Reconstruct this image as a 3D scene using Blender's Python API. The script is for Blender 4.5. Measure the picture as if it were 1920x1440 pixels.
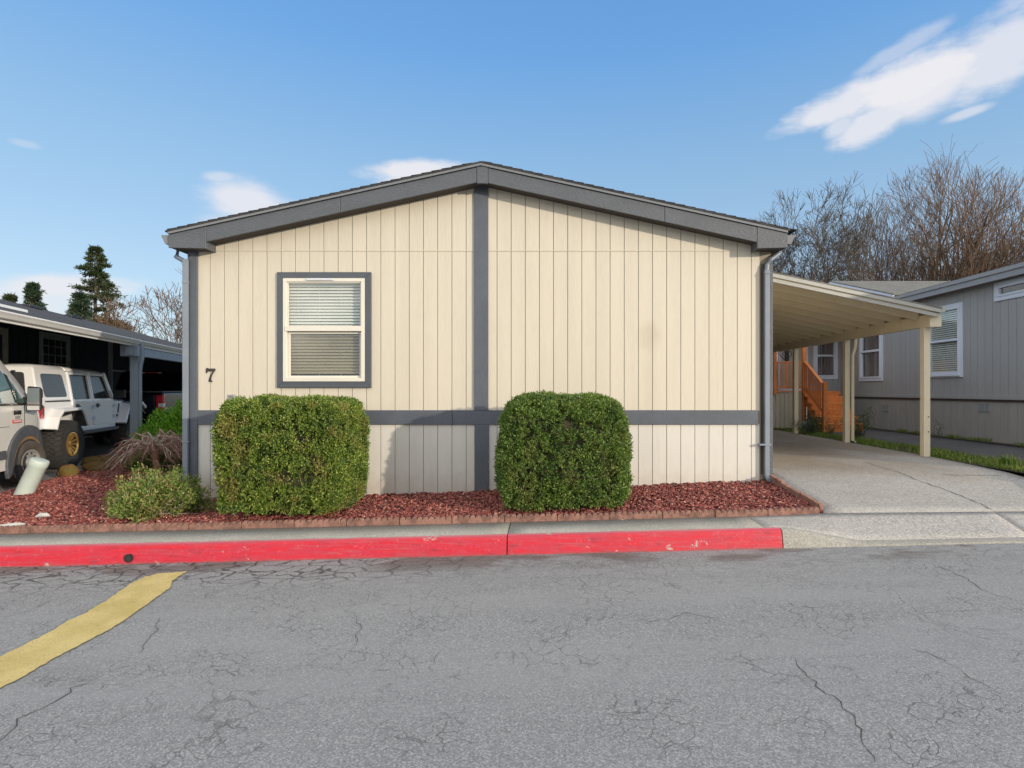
import bpy, bmesh, math, random
import numpy as np
from mathutils import Vector, Matrix, noise as mnoise
R = math.radians
for o in list(bpy.data.objects): bpy.data.objects.remove(o)
SC = bpy.context.scene
COL = SC.collection

# ------------------------------------------------------------------ camera
F = 1050.0           # focal length in photo pixels (1920 wide)
CH = 1.45            # camera height
cd = bpy.data.cameras.new('camera'); cam = bpy.data.objects.new('camera', cd); COL.objects.link(cam)
cam.location = (0, 0, CH); cam.rotation_euler = (R(90), 0, 0)
cd.sensor_width = 36; cd.lens = F / 1920 * 36
cd.shift_x = -61 / 1920; cd.shift_y = 11 / 1920
cd.clip_start = 0.05; cd.clip_end = 6000
SC.camera = cam

# ------------------------------------------------------------------ light
SUN_EL, SUN_AZ = 10.0, 128.4          # degrees; azimuth clockwise from +Y
ld = bpy.data.lights.new('sun', 'SUN'); sun = bpy.data.objects.new('sun', ld); COL.objects.link(sun)
ld.energy = 2.0; ld.angle = R(0.8); ld.color = (1.0, 0.87, 0.70)
sdir = Vector((math.sin(R(SUN_AZ)) * math.cos(R(SUN_EL)), math.cos(R(SUN_AZ)) * math.cos(R(SUN_EL)), math.sin(R(SUN_EL))))
sun.rotation_euler = sdir.to_track_quat('Z', 'Y').to_euler()
sun.location = (20, -16, 12)
SC.view_settings.view_transform = 'Standard'; SC.view_settings.look = 'None'
SC.view_settings.gamma = 1; SC.view_settings.use_curve_mapping = False
SC.view_settings.exposure = 0.78

world = bpy.data.worlds.new("World"); SC.world = world; world.use_nodes = True
wt = world.node_tree; wt.nodes.clear()
class NT:
    """small helper for writing node trees"""
    def __init__(s, t): s.t = t
    def n(s, kind, **kw):
        nd = s.t.nodes.new(kind)
        for k, v in kw.items():
            if k.startswith('i_'):
                nd.inputs[k[2:].replace('_', ' ')].default_value = v
            else: setattr(nd, k, v)
        return nd
    def put(s, val, sock):
        if isinstance(val, bpy.types.NodeSocket): s.t.links.new(val, sock)
        elif isinstance(val, (tuple, list)) and len(val) == 3 and sock.type == 'RGBA': sock.default_value = (*val, 1)
        else: sock.default_value = val
    def m(s, op, a, b=0.0, c=0.0, clamp=False):
        nd = s.t.nodes.new('ShaderNodeMath'); nd.operation = op; nd.use_clamp = clamp
        s.put(a, nd.inputs[0]); s.put(b, nd.inputs[1]); s.put(c, nd.inputs[2]); return nd.outputs[0]
    def mix(s, f, a, b, blend='MIX'):
        nd = s.t.nodes.new('ShaderNodeMix'); nd.data_type = 'RGBA'; nd.blend_type = blend
        s.put(f, nd.inputs[0]); s.put(a, nd.inputs[6]); s.put(b, nd.inputs[7]); return nd.outputs[2]
    def ramp(s, f, stops, interp='LINEAR'):
        nd = s.t.nodes.new('ShaderNodeValToRGB'); s.put(f, nd.inputs[0]); cr = nd.color_ramp; cr.interpolation = interp
        while len(cr.elements) > 1: cr.elements.remove(cr.elements[-1])
        cr.elements[0].position = stops[0][0]; cr.elements[0].color = (*stops[0][1], 1) if len(stops[0][1]) == 3 else stops[0][1]
        for p, c in stops[1:]:
            e = cr.elements.new(p); e.color = (*c, 1)
        return nd.outputs[0]
    def smooth(s, v, a, b, x=0.0, y=1.0):
        nd = s.t.nodes.new('ShaderNodeMapRange'); nd.interpolation_type = 'SMOOTHSTEP'
        s.put(v, nd.inputs[0]); nd.inputs[1].default_value = a; nd.inputs[2].default_value = b
        nd.inputs[3].default_value = x; nd.inputs[4].default_value = y; return nd.outputs[0]
    def noise(s, vec, scale, detail=3, rough=0.55, dist=0.0, out=0):
        nd = s.t.nodes.new('ShaderNodeTexNoise'); s.put(vec, nd.inputs['Vector']) if vec is not None else None
        nd.inputs['Scale'].default_value = scale; nd.inputs['Detail'].default_value = detail
        nd.inputs['Roughness'].default_value = rough; nd.inputs['Distortion'].default_value = dist
        return nd.outputs[out]
    def voro(s, vec, scale, feature='F1', rand=1.0, out=0):
        nd = s.t.nodes.new('ShaderNodeTexVoronoi'); nd.feature = feature; s.put(vec, nd.inputs['Vector'])
        nd.inputs['Scale'].default_value = scale; nd.inputs['Randomness'].default_value = rand; return nd.outputs[out]
    def sc(s, vec, sx, sy, sz, loc=(0, 0, 0), rot=(0, 0, 0)):
        nd = s.t.nodes.new('ShaderNodeMapping'); s.put(vec, nd.inputs[0]); nd.inputs['Scale'].default_value = (sx, sy, sz)
        nd.inputs['Location'].default_value = loc; nd.inputs['Rotation'].default_value = rot; return nd.outputs[0]

w = NT(wt)
sky = w.n('ShaderNodeTexSky', sky_type='NISHITA', sun_disc=False, sun_elevation=R(SUN_EL), sun_rotation=R(SUN_AZ))
sky.altitude = 50; sky.air_density = 1.0; sky.dust_density = 0.3; sky.ozone_density = 2.0
# clouds: soft patches placed by direction in the sky
tc = w.n('ShaderNodeTexCoord')
sep = w.n('ShaderNodeSeparateXYZ'); wt.links.new(tc.outputs['Generated'], sep.inputs[0])
az = w.m('ARCTAN2', sep.outputs[0], sep.outputs[1])
el = w.m('ARCSINE', sep.outputs[2])
comb = w.n('ShaderNodeCombineXYZ'); wt.links.new(az, comb.inputs[0]); wt.links.new(el, comb.inputs[1])
nz = w.noise(comb.outputs[0], 9, 5, 0.55)
nz2 = w.noise(w.sc(comb.outputs[0], 6, 16, 1, rot=(0, 0, 0.25)), 2.2, 5, 0.6)
def cloud_mask(cx, cy, sx, sy, rot, amp, dens):
    """soft elliptical patch; centre azimuth/elevation and half sizes in radians"""
    dx = w.m('SUBTRACT', az, cx); dy = w.m('SUBTRACT', el, cy)
    c, s_ = math.cos(rot), math.sin(rot)
    u = w.m('DIVIDE', w.m('ADD', w.m('MULTIPLY', dx, c), w.m('MULTIPLY', dy, s_)), sx)
    v = w.m('DIVIDE', w.m('SUBTRACT', w.m('MULTIPLY', dy, c), w.m('MULTIPLY', dx, s_)), sy)
    r2 = w.m('SQRT', w.m('ADD', w.m('MULTIPLY', u, u), w.m('MULTIPLY', v, v)))
    q = w.m('ADD', r2, w.m('MULTIPLY', w.m('SUBTRACT', nz2, 0.5), amp))
    q = w.m('ADD', q, w.m('MULTIPLY', w.m('SUBTRACT', nz, 0.5), amp * 0.8))
    return w.m('MULTIPLY', w.smooth(q, 1.10, 0.38), dens)
def azel(px, py):
    d = Vector(((px - 1021) / F, 1, (731 - py) / F)).normalized()
    return math.atan2(d.x, d.y), math.asin(d.z)
total = None
for px, py, sx, sy, rot, amp, dens in [
    (1705, 155, .135, .042, .14, 1.0, 1.0), (1865, 100, .085, .05, .35, 1.2, .8), (1600, 190, .115, .028, .18, 1.2, .9),
    (1640, 225, .075, .028, .35, 1.3, .85), (1575, 238, .03, .018, .25, .8, .7), (1815, 212, .035, .008, .12, .5, .6), (1690, 92, .08, .014, .3, 1.2, .4),
    (1735, 165, .085, .04, .2, .6, .95),
    (465, 380, .072, .038, -.1, .9, .85), (412, 332, .028, .010, .1, .6, .5), (780, 318, .10, .020, .14, .9, .95), (790, 340, .085, .03, .1, .3, .95),
    (50, 270, .02, .006, 0, .8, .25), (110, 540, .10, .022, .15, .9, .9), (30, 560, .12, .03, .0, .9, .7), (430, 420, .05, .02, .1, .5, .4)]:
    a, e = azel(px, py)
    mk = cloud_mask(a, e, sx, sy, rot, amp, dens)
    total = mk if total is None else w.m('MAXIMUM', total, mk)
total = w.m('MINIMUM', total, 1.0)
# clear winter sky: Nishita tempered with a clean blue that pales towards the horizon
grad = w.ramp(w.m('MULTIPLY', el, 1.0), [(0.0, (2.75, 3.15, 3.75)), (0.12, (2.25, 2.95, 3.70)), (0.25, (1.70, 2.60, 3.65)), (0.36, (1.35, 2.35, 3.58)), (0.54, (0.72, 1.85, 3.75)), (0.75, (.50, 1.45, 3.4)), (1.0, (.4, 1.2, 2.8))])
skyc = w.mix(0.78, sky.outputs[0], grad)
skyc = w.mix(total, skyc, (3.75, 3.75, 3.95))
# unseen bright cloud overhead and behind the camera, added as neutral fill light
bn = w.noise(w.sc(tc.outputs['Generated'], 1, 1, 2.2), 2.4, 5, .6)
back = w.m('MAXIMUM', w.smooth(sep.outputs[1], .12, -.30), w.smooth(sep.outputs[2], .74, .92))
back = w.m('MULTIPLY', back, w.smooth(bn, .36, .52))
back = w.m('MULTIPLY', back, w.smooth(sep.outputs[2], .02, .12))
skyc = w.mix(back, skyc, (7.4, 7.2, 7.0))
bg = w.n('ShaderNodeBackground'); bg.inputs[1].default_value = 0.13
wt.links.new(skyc, bg.inputs[0])
wo = w.n('ShaderNodeOutputWorld'); wt.links.new(bg.outputs[0], wo.inputs[0])

# ------------------------------------------------------------------ helpers
def at(px, py, Y):
    """world point at depth Y that the photo shows at pixel (px, py)"""
    return Vector(((px - 1021) / F * Y, Y, CH - (py - 731) / F * Y))

def tag(o, label=None, cat=None, group=None, kind=None):
    if label: o['label'] = label
    if cat: o['category'] = cat
    if group: o['group'] = group
    if kind: o['kind'] = kind
    return o
def empty(name, loc, rz=0.0, label=None, cat=None, group=None, parent=None):
    o = bpy.data.objects.new(name, None); COL.objects.link(o); o.location = loc; o.rotation_euler = (0, 0, rz)
    o.empty_display_size = 0.2
    if parent: o.parent = parent
    return tag(o, label, cat, group)
def root_off(p):
    v = Vector((0, 0, 0))
    while p is not None: v += p.location; p = p.parent
    return v
class MB:
    def __init__(s): s.v = []; s.f = []
    def add(s, vs, fs):
        b = len(s.v); s.v.extend([tuple(p) for p in vs]); s.f.extend([tuple(i + b for i in q) for q in fs]); return s
    def box(s, x0, x1, y0, y1, z0, z1):
        return s.add([(x0, y0, z0), (x1, y0, z0), (x1, y1, z0), (x0, y1, z0), (x0, y0, z1), (x1, y0, z1), (x1, y1, z1), (x0, y1, z1)],
                     [(0, 3, 2, 1), (4, 5, 6, 7), (0, 1, 5, 4), (1, 2, 6, 5), (2, 3, 7, 6), (3, 0, 4, 7)])
    def prism(s, poly, axis, a, b):
        """polygon extruded along axis from a to b; poly in the other two coordinates (in xyz order)"""
        def mk(p, t):
            if axis == 'x': return (t, p[0], p[1])
            if axis == 'y': return (p[0], t, p[1])
            return (p[0], p[1], t)
        n = len(poly); vs = [mk(p, a) for p in poly] + [mk(p, b) for p in poly]
        fs = [tuple(range(n))[::-1], tuple(range(n, 2 * n))] + [(i, (i + 1) % n, n + (i + 1) % n, n + i) for i in range(n)]
        return s.add(vs, fs)
    def loft(s, rings, close=True):
        n = len(rings[0]); vs = [p for r_ in rings for p in r_]; fs = []
        for k in range(len(rings) - 1):
            for i in range(n if close else n - 1):
                j = (i + 1) % n; fs.append((k * n + i, k * n + j, (k + 1) * n + j, (k + 1) * n + i))
        if close: fs += [tuple(range(n))[::-1], tuple(range((len(rings) - 1) * n, len(rings) * n))]
        return s.add(vs, fs)
    def tube(s, pts, rad, n=8, rads=None, cap=True):
        pts = [Vector(p) for p in pts]; rings = []
        for i, p in enumerate(pts):
            t = (pts[min(i + 1, len(pts) - 1)] - pts[max(i - 1, 0)]).normalized()
            up = Vector((0, 0, 1)) if abs(t.z) < 0.95 else Vector((0, 1, 0))
            a = t.cross(up).normalized(); b = t.cross(a).normalized(); r_ = rads[i] if rads else rad
            rings.append([p + a * math.cos(2 * math.pi * k / n) * r_ + b * math.sin(2 * math.pi * k / n) * r_ for k in range(n)])
        b0 = len(s.v); vs = [q for r_ in rings for q in r_]; fs = []
        for k in range(len(rings) - 1):
            for i in range(n):
                j = (i + 1) % n; fs.append((k * n + i, (k + 1) * n + i, (k + 1) * n + j, k * n + j))
        if cap: fs += [tuple(range(n)), tuple(range((len(rings) - 1) * n, len(rings) * n))[::-1]]
        return s.add(vs, fs)
    def bar(s, p0, p1, w_, h, up=(0, 0, 1)):
        p0, p1 = Vector(p0), Vector(p1); t = (p1 - p0).normalized(); up = Vector(up)
        a = t.cross(up).normalized() * (w_ / 2); b = a.cross(t).normalized() * (h / 2)
        vs = [p + sa * a + sb * b for p in (p0, p1) for sa, sb in ((-1, -1), (1, -1), (1, 1), (-1, 1))]
        return s.add(vs, [(0, 1, 2, 3), (7, 6, 5, 4), (0, 4, 5, 1), (1, 5, 6, 2), (2, 6, 7, 3), (3, 7, 4, 0)])
    def lathe(s, prof, axis_o, axis_d, n=32, close=False):
        """profile of (distance along axis, radius) revolved round the axis"""
        o = Vector(axis_o); d = Vector(axis_d).normalized(); up = Vector((0, 0, 1)) if abs(d.z) < .9 else Vector((0, 1, 0))
        a = d.cross(up).normalized(); b = d.cross(a).normalized()
        rings = [[o + d * t + (a * math.cos(2 * math.pi * k / n) + b * math.sin(2 * math.pi * k / n)) * r_ for k in range(n)] for t, r_ in prof]
        vs = [q for r_ in rings for q in r_]; fs = []; m_ = len(rings)
        for k in range(m_ if close else m_ - 1):
            k2 = (k + 1) % m_
            for i in range(n):
                j = (i + 1) % n; fs.append((k * n + i, k2 * n + i, k2 * n + j, k * n + j))
        return s.add(vs, fs)
    def frame(s, x0, x1, z0, z1, t, y0, y1, tb=None):
        """rectangular frame in the xz plane"""
        tb = tb or t
        s.box(x0, x1, y0, y1, z1 - t, z1); s.box(x0, x1, y0, y1, z0, z0 + tb)
        s.box(x0, x0 + t, y0, y1, z0 + tb, z1 - t); s.box(x1 - t, x1, y0, y1, z0 + tb, z1 - t); return s
    def frame_x(s, y0, y1, z0, z1, t, x0, x1):
        s.box(x0, x1, y0, y1, z1 - t, z1); s.box(x0, x1, y0, y1, z0, z0 + t)
        s.box(x0, x1, y0, y0 + t, z0 + t, z1 - t); s.box(x0, x1, y1 - t, y1, z0 + t, z1 - t); return s
    def build(s, name, mat, parent=None, world=False, bevel=0.0, smooth=False, seg=2, sub=0):
        me = bpy.data.meshes.new(name)
        off = root_off(parent) if (parent and world) else Vector((0, 0, 0))
        me.from_pydata([(p[0] - off.x, p[1] - off.y, p[2] - off.z) for p in s.v], [], s.f)
        bm = bmesh.new(); bm.from_mesh(me); bmesh.ops.recalc_face_normals(bm, faces=bm.faces); bm.to_mesh(me); bm.free()
        for m_ in (mat if isinstance(mat, (list, tuple)) else [mat]): me.materials.append(m_)
        o = bpy.data.objects.new(name, me); COL.objects.link(o)
        if parent: o.parent = parent
        if bevel:
            b = o.modifiers.new('bevel', 'BEVEL'); b.width = bevel; b.segments = seg; b.limit_method = 'ANGLE'; b.angle_limit = R(35)
            b.harden_normals = False
        if sub:
            b = o.modifiers.new('sub', 'SUBSURF'); b.levels = sub; b.render_levels = sub
        if smooth:
            for p in me.polygons: p.use_smooth = True
            if not sub:
                try: me.set_sharp_from_angle(angle=R(40))
                except Exception: pass
        return o
def fast_mesh(name, verts, faces, mat, parent=None, world=False, smooth=False):
    """numpy verts (n,3) and faces (m,k) to an object"""
    verts = np.asarray(verts, dtype=np.float32); faces = np.asarray(faces, dtype=np.int32)
    if parent and world: verts = verts - np.array(root_off(parent), dtype=np.float32)
    m_, k = faces.shape
    me = bpy.data.meshes.new(name); me.vertices.add(len(verts)); me.vertices.foreach_set('co', verts.ravel())
    me.loops.add(m_ * k); me.loops.foreach_set('vertex_index', faces.ravel())
    me.polygons.add(m_); me.polygons.foreach_set('loop_start', np.arange(0, m_ * k, k, dtype=np.int32))
    me.update(calc_edges=True); me.validate()
    if smooth: me.polygons.foreach_set('use_smooth', np.ones(len(me.polygons), dtype=bool))
    me.materials.append(mat)
    o = bpy.data.objects.new(name, me); COL.objects.link(o)
    if parent: o.parent = parent
    return o
def text(name, body, size, mat, parent, mtx, extrude=0.004, bold=0.0, sx=1.0):
    cu = bpy.data.curves.new(name, 'FONT'); cu.body = body; cu.size = size; cu.extrude = extrude; cu.offset = bold
    cu.align_x = 'CENTER'; cu.align_y = 'CENTER'
    tmp = bpy.data.objects.new('tmp_text', cu); COL.objects.link(tmp)
    dg = bpy.context.evaluated_depsgraph_get(); me = bpy.data.meshes.new_from_object(tmp.evaluated_get(dg))
    bpy.data.objects.remove(tmp); bpy.data.curves.remove(cu)
    me.transform(Matrix.Diagonal((sx, 1, 1, 1))); me.transform(mtx); me.name = name; me.materials.clear(); me.materials.append(mat)
    o = bpy.data.objects.new(name, me); COL.objects.link(o); o.parent = parent; return o
def basis(x, y, z, loc):
    m_ = Matrix((x, y, z)).transposed().to_4x4(); m_.translation = Vector(loc); return m_

# ------------------------------------------------------------------ materials
M = {}
def mat(name, col, rough=0.6, var=0.0, vs=3.0, bump=0.0, bs=40.0, metal=0.0, coat=0.0, stretch=(1, 1, 1), col2=None, dirt=0.0, spec=None, bd=0.01):
    m_ = bpy.data.materials.new(name); m_.use_nodes = True; t = m_.node_tree; n = NT(t); b = t.nodes['Principled BSDF']
    tcn = n.n('ShaderNodeTexCoord'); vec = n.sc(tcn.outputs['Object'], *stretch)
    c = (*col, 1); out = None
    if var or col2:
        nf = n.noise(vec, vs, 5, 0.6)
        c2 = col2 if col2 else tuple(min(1, q * (1 + var)) for q in col); c1 = col if col2 else tuple(q * (1 - var) for q in col)
        out = n.mix(n.smooth(nf, .33, .67), c1, c2)
        fine = n.noise(vec, vs * 14, 3, 0.6)
        fa = 1 if col2 else min(1, var * 5); out = n.mix(0.35, out, n.mix(n.smooth(fine, .3, .7), tuple(q * (1 - .2 * fa) for q in c1), tuple(min(1, q * (1 + .15 * fa)) for q in c2)))
    if dirt:
        nd = n.noise(vec, vs * .8, 6, .65)
        out = n.mix(n.m('MULTIPLY', n.smooth(nd, .5, .78), dirt), out if out is not None else c, (0.09, 0.07, 0.05))
    if out is not None: t.links.new(out, b.inputs['Base Color'])
    else: b.inputs['Base Color'].default_value = c
    b.inputs['Roughness'].default_value = rough; b.inputs['Metallic'].default_value = metal
    if coat: b.inputs['Coat Weight'].default_value = coat; b.inputs['Coat Roughness'].default_value = 0.05
    if spec is not None: b.inputs['Specular IOR Level'].default_value = spec
    if bump:
        bn = n.noise(vec, bs, 4, 0.6); bp = n.n('ShaderNodeBump'); bp.inputs['Strength'].default_value = bump; bp.inputs['Distance'].default_value = bd
        t.links.new(bn, bp.inputs['Height']); t.links.new(bp.outputs[0], b.inputs['Normal'])
    M[name] = m_; return m_
mat('skirt_siding', (.61, .59, .53), .55, var=.03, vs=2.2, bump=.35, bs=60, stretch=(2.0, 2.0, .16), bd=.004, dirt=.06)  # wall siding in a paler, greyer tone for the bluish shade down there
mat('cream_siding', (.575, .525, .425), .55, var=.045, vs=2.2, bump=.35, bs=60, stretch=(2.0, 2.0, .16), bd=.004)
mat('groove_shade', (.30, .26, .20), .8)  # darker than the boards, shade of the grooves put into the colour
mat('slate_trim', (.085, .098, .118), .5, var=.12, vs=3, bump=.5, bs=38, bd=.006)
mat('slate_trim_smooth', (.075, .085, .10), .4, var=.08, vs=3)
mat('fascia_paint', (.088, .096, .108), .5, var=.10, vs=3, bump=.8, bs=45, stretch=(.5, 1, 1.2), bd=.010)
mat('soffit', (.06, .052, .045), .8)
mat('gutter_metal', (.17, .18, .19), .35, var=.06, vs=2, spec=.5)
mat('downspout_metal', (.20, .23, .27), .38, var=.08, vs=4)
mat('shingle', (.045, .045, .046), .9, var=.5, vs=5, bump=.9, bs=30, bd=.02)
mat('white_vinyl', (.66, .63, .55), .4, var=.03, vs=2)
mat('white_trim', (.62, .66, .74), .5, var=.04, vs=2)
mat('blind', (.80, .79, .74), .5, var=.04)
mat('blind_cord', (.7, .7, .66), .6)
mat('room_dark', (.03, .03, .03), .9)
mat('brown_black', (.035, .028, .024), .5, var=.2)
mat('grey_plastic', (.30, .32, .31), .5)
mat('beige_paint', (.66, .58, .42), .55, var=.05, vs=3, bump=.3, bs=30, stretch=(1, 1, 1), bd=.003, dirt=.12)
mat('ceiling_paint', (.70, .60, .43), .65, var=.08, vs=2)
mat('carport_trim', (.36, .36, .33), .5, var=.06, vs=2)
mat('grey_siding', (.33, .33, .32), .6, var=.05, vs=1.5, bump=.3, bs=50, stretch=(2, 2, .2), bd=.003)
mat('grey_skirt', (.31, .30, .275), .65, var=.08, vs=1.5, bump=.3, bs=50, stretch=(2, 2, .2), bd=.003, dirt=.15)
mat('grey_trim', (.30, .30, .31), .5, var=.06)
mat('grey_shingle', (.17, .165, .14), .9, var=.35, vs=3, bump=.8, bs=25, bd=.02, stretch=(1, 3, 1))
mat('navy_siding', (.045, .050, .072), .6, var=.25, vs=2, bump=.3, bs=40, stretch=(3, 3, .3))
mat('pale_trim', (.62, .63, .62), .5, var=.05)
mat('cream_trim', (.75, .68, .52), .5, var=.05)
mat('white_gutter', (.80, .80, .78), .4, var=.05)
mat('post_blue', (.20, .25, .31), .5, var=.08, vs=3)
mat('cedar', (.62, .20, .05), .5, var=.28, vs=3, bump=.3, bs=30, stretch=(1, 1, .3), bd=.003)
mat('cedar_tread', (.66, .25, .05), .5, var=.22, vs=3)
mat('deck_skirt', (.42, .39, .31), .7, var=.1, vs=2, stretch=(2, 2, .3))
mat('white_car', (.86, .86, .86), .28, coat=.6)
mat('van_white', (.66, .65, .61), .3, coat=.5, var=.03, vs=1.2, dirt=.10)
mat('cladding', (.085, .09, .10), .6, var=.2, vs=6, bump=.3, bs=80, bd=.002)
mat('black_plastic', (.02, .021, .023), .45, var=.1)
mat('black_paint', (.006, .008, .014), .22, coat=.4)
mat('car_glass', (.05, .052, .058), .12, spec=.35)
mat('van_glass', (.06, .12, .11), .05, spec=.9, var=.5, vs=2)
mat('rubber', (.032, .030, .029), .8, var=.25, vs=8, bump=.4, bs=60, bd=.003)
mat('rubber_dusty', (.075, .062, .05), .85, var=.35, vs=5, bump=.3, bs=60, bd=.003)
mat('gold_rim', (.60, .36, .10), .32, metal=.75, var=.1)
mat('steel_rim', (.50, .49, .48), .4, metal=.6, var=.1, dirt=.3)
mat('tail_red', (.55, .012, .02), .15, coat=.8)
mat('tail_clear', (.75, .72, .72), .2)
mat('badge_red', (.55, .02, .03), .4)
mat('badge_grey', (.28, .28, .28), .4)
mat('badge_black', (.01, .01, .012), .5)
mat('chrome', (.65, .65, .65), .15, metal=1)
mat('rust', (.22, .13, .05), .8, var=.4, vs=9)
mat('bollard_paint', (.50, .58, .53), .55, var=.06, vs=5, dirt=.08)
mat('scallop', (.235, .125, .095), .9, var=.5, vs=12, bump=.8, bs=50, bd=.008, dirt=.3)
mat('moss_rock', (.20, .075, .02), .95, col2=(.09, .095, .02), vs=7, bump=1, bs=24, bd=.02)
mat('bark', (.115, .085, .062), .9, var=.35, vs=8, bump=.8, bs=30, bd=.01, stretch=(3, 3, .6))
mat('twig', (.16, .105, .07), .9, var=.35, vs=3)
mat('twig_dark', (.10, .082, .066), .9, var=.3, vs=3)
mat('twig_tan', (.42, .35, .29), .8, var=.3, vs=12)
mat('twig_red', (.27, .15, .12), .8, var=.3, vs=12)
mat('maple_trunk', (.30, .18, .10), .85, var=.3, vs=14, bump=.6, bs=40)
mat('shrub_wood_and_core', (.045, .04, .02), .95, var=.3, vs=8)
mat('grit', (.5, .5, .48), .8)
mat('brass', (.5, .35, .2), .4)
mat('soil', (.055, .042, .028), .98, var=.4, vs=5, bump=.8, bs=18, bd=.02)
mat('rust_leaf', (.35, .09, .03), .8, var=.3)
def glass_mat(name, tint=(.93, .95, .94), refl=1.0):
    m_ = bpy.data.materials.new(name); m_.use_nodes = True; t = m_.node_tree; t.nodes.clear(); n = NT(t)
    tr = n.n('ShaderNodeBsdfTransparent'); tr.inputs[0].default_value = (*tint, 1)
    gl = n.n('ShaderNodeBsdfGlossy'); gl.inputs[0].default_value = (1, 1, 1, 1); gl.inputs['Roughness'].default_value = .02
    fr = n.n('ShaderNodeLayerWeight'); fr.inputs[0].default_value = .5
    f = n.m('MULTIPLY', n.m('ADD', n.m('MULTIPLY', n.m('POWER', fr.outputs['Facing'], 4.0), .9), .07), refl, clamp=True)
    mx = n.n('ShaderNodeMixShader'); t.links.new(f, mx.inputs[0]); t.links.new(tr.outputs[0], mx.inputs[1]); t.links.new(gl.outputs[0], mx.inputs[2])
    out = n.n('ShaderNodeOutputMaterial'); t.links.new(mx.outputs[0], out.inputs[0]); M[name] = m_
glass_mat('pane_glass'); glass_mat('screen_glass', (.78, .76, .70), 1.3)
def leaf_mat(name, stops, rough=.5, patch=None, patch_scale=2.5, trans=.25, patch_amt=.6):
    """colour per leaf (random per island) with slow patches of another growth"""
    m_ = bpy.data.materials.new(name); m_.use_nodes = True; t = m_.node_tree; n = NT(t); b = t.nodes['Principled BSDF']
    g = n.n('ShaderNodeNewGeometry'); c = n.ramp(g.outputs['Random Per Island'], stops)
    if patch:
        tcn = n.n('ShaderNodeTexCoord'); nf = n.noise(tcn.outputs['Object'], patch_scale, 4, .6)
        f = n.m('MULTIPLY', n.smooth(nf, .50, .66), patch_amt)
        c = n.mix(f, c, n.mix(g.outputs['Random Per Island'], patch[0], patch[1]))
        if len(patch) > 2:
            nf2 = n.noise(n.sc(tcn.outputs['Object'], 1, 1, 1, loc=(5, 2, 7)), patch_scale * 1.6, 5, .65); c = n.mix(n.m('MULTIPLY', n.smooth(nf2, .50, .64), .7), c, n.mix(g.outputs['Random Per Island'], patch[2], patch[3]))
    t.links.new(c, b.inputs['Base Color']); b.inputs['Roughness'].default_value = rough
    tl = n.n('ShaderNodeBsdfTranslucent'); t.links.new(c, tl.inputs[0])
    mx = n.n('ShaderNodeMixShader'); mx.inputs[0].default_value = trans
    t.links.new(b.outputs[0], mx.inputs[1]); t.links.new(tl.outputs[0], mx.inputs[2])
    t.links.new(mx.outputs[0], t.nodes['Material Output'].inputs[0]); M[name] = m_
leaf_mat('boxwood_leaf', [(0, (.05, .10, .012)), (.35, (.12, .22, .025)), (.7, (.24, .32, .045)), (1, (.42, .45, .12))], patch=((.34, .22, .09), (.26, .27, .06), (.03, .07, .02), (.09, .17, .04)), patch_amt=.7, patch_scale=3.2)
leaf_mat('holly_leaf', [(0, (.045, .11, .018)), (.4, (.11, .21, .03)), (.75, (.22, .31, .05)), (1, (.32, .37, .11))], patch=((.24, .22, .07), (.20, .26, .06), (.025, .06, .018), (.07, .14, .035)), patch_amt=.65, patch_scale=3.2)
leaf_mat('juniper_leaf', [(0, (.07, .18, .012)), (.5, (.15, .38, .02)), (1, (.30, .55, .05))])
leaf_mat('spirea_leaf', [(0, (.06, .14, .02)), (.45, (.16, .27, .045)), (.8, (.32, .38, .10)), (.93, (.36, .24, .10)), (1, (.42, .32, .16))], patch=((.34, .17, .08), (.36, .34, .14)), patch_scale=7)
leaf_mat('conifer_leaf', [(0, (.018, .035, .012)), (.5, (.04, .065, .02)), (1, (.09, .11, .035))])
leaf_mat('spruce_leaf', [(0, (.02, .045, .028)), (.5, (.04, .075, .04)), (1, (.10, .13, .08))])
leaf_mat('brown_leaf', [(0, (.07, .045, .022)), (.5, (.14, .085, .035)), (1, (.22, .15, .07))])
leaf_mat('grass_blade', [(0, (.06, .12, .012)), (.5, (.14, .23, .03)), (.85, (.24, .30, .05)), (1, (.22, .17, .07))], trans=.3)
leaf_mat('weed_leaf', [(0, (.03, .06, .015)), (.5, (.06, .11, .03)), (1, (.12, .17, .05))])
leaf_mat('lava_chip', [(0, (.07, .022, .020)), (.35, (.19, .048, .040)), (.7, (.32, .088, .070)), (.93, (.42, .16, .12)), (1, (.52, .32, .25))], rough=.9, trans=0)
leaf_mat('leaf_litter', [(0, (.02, .018, .012)), (.5, (.07, .06, .035)), (1, (.14, .12, .07))], rough=.9, trans=0)
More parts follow.
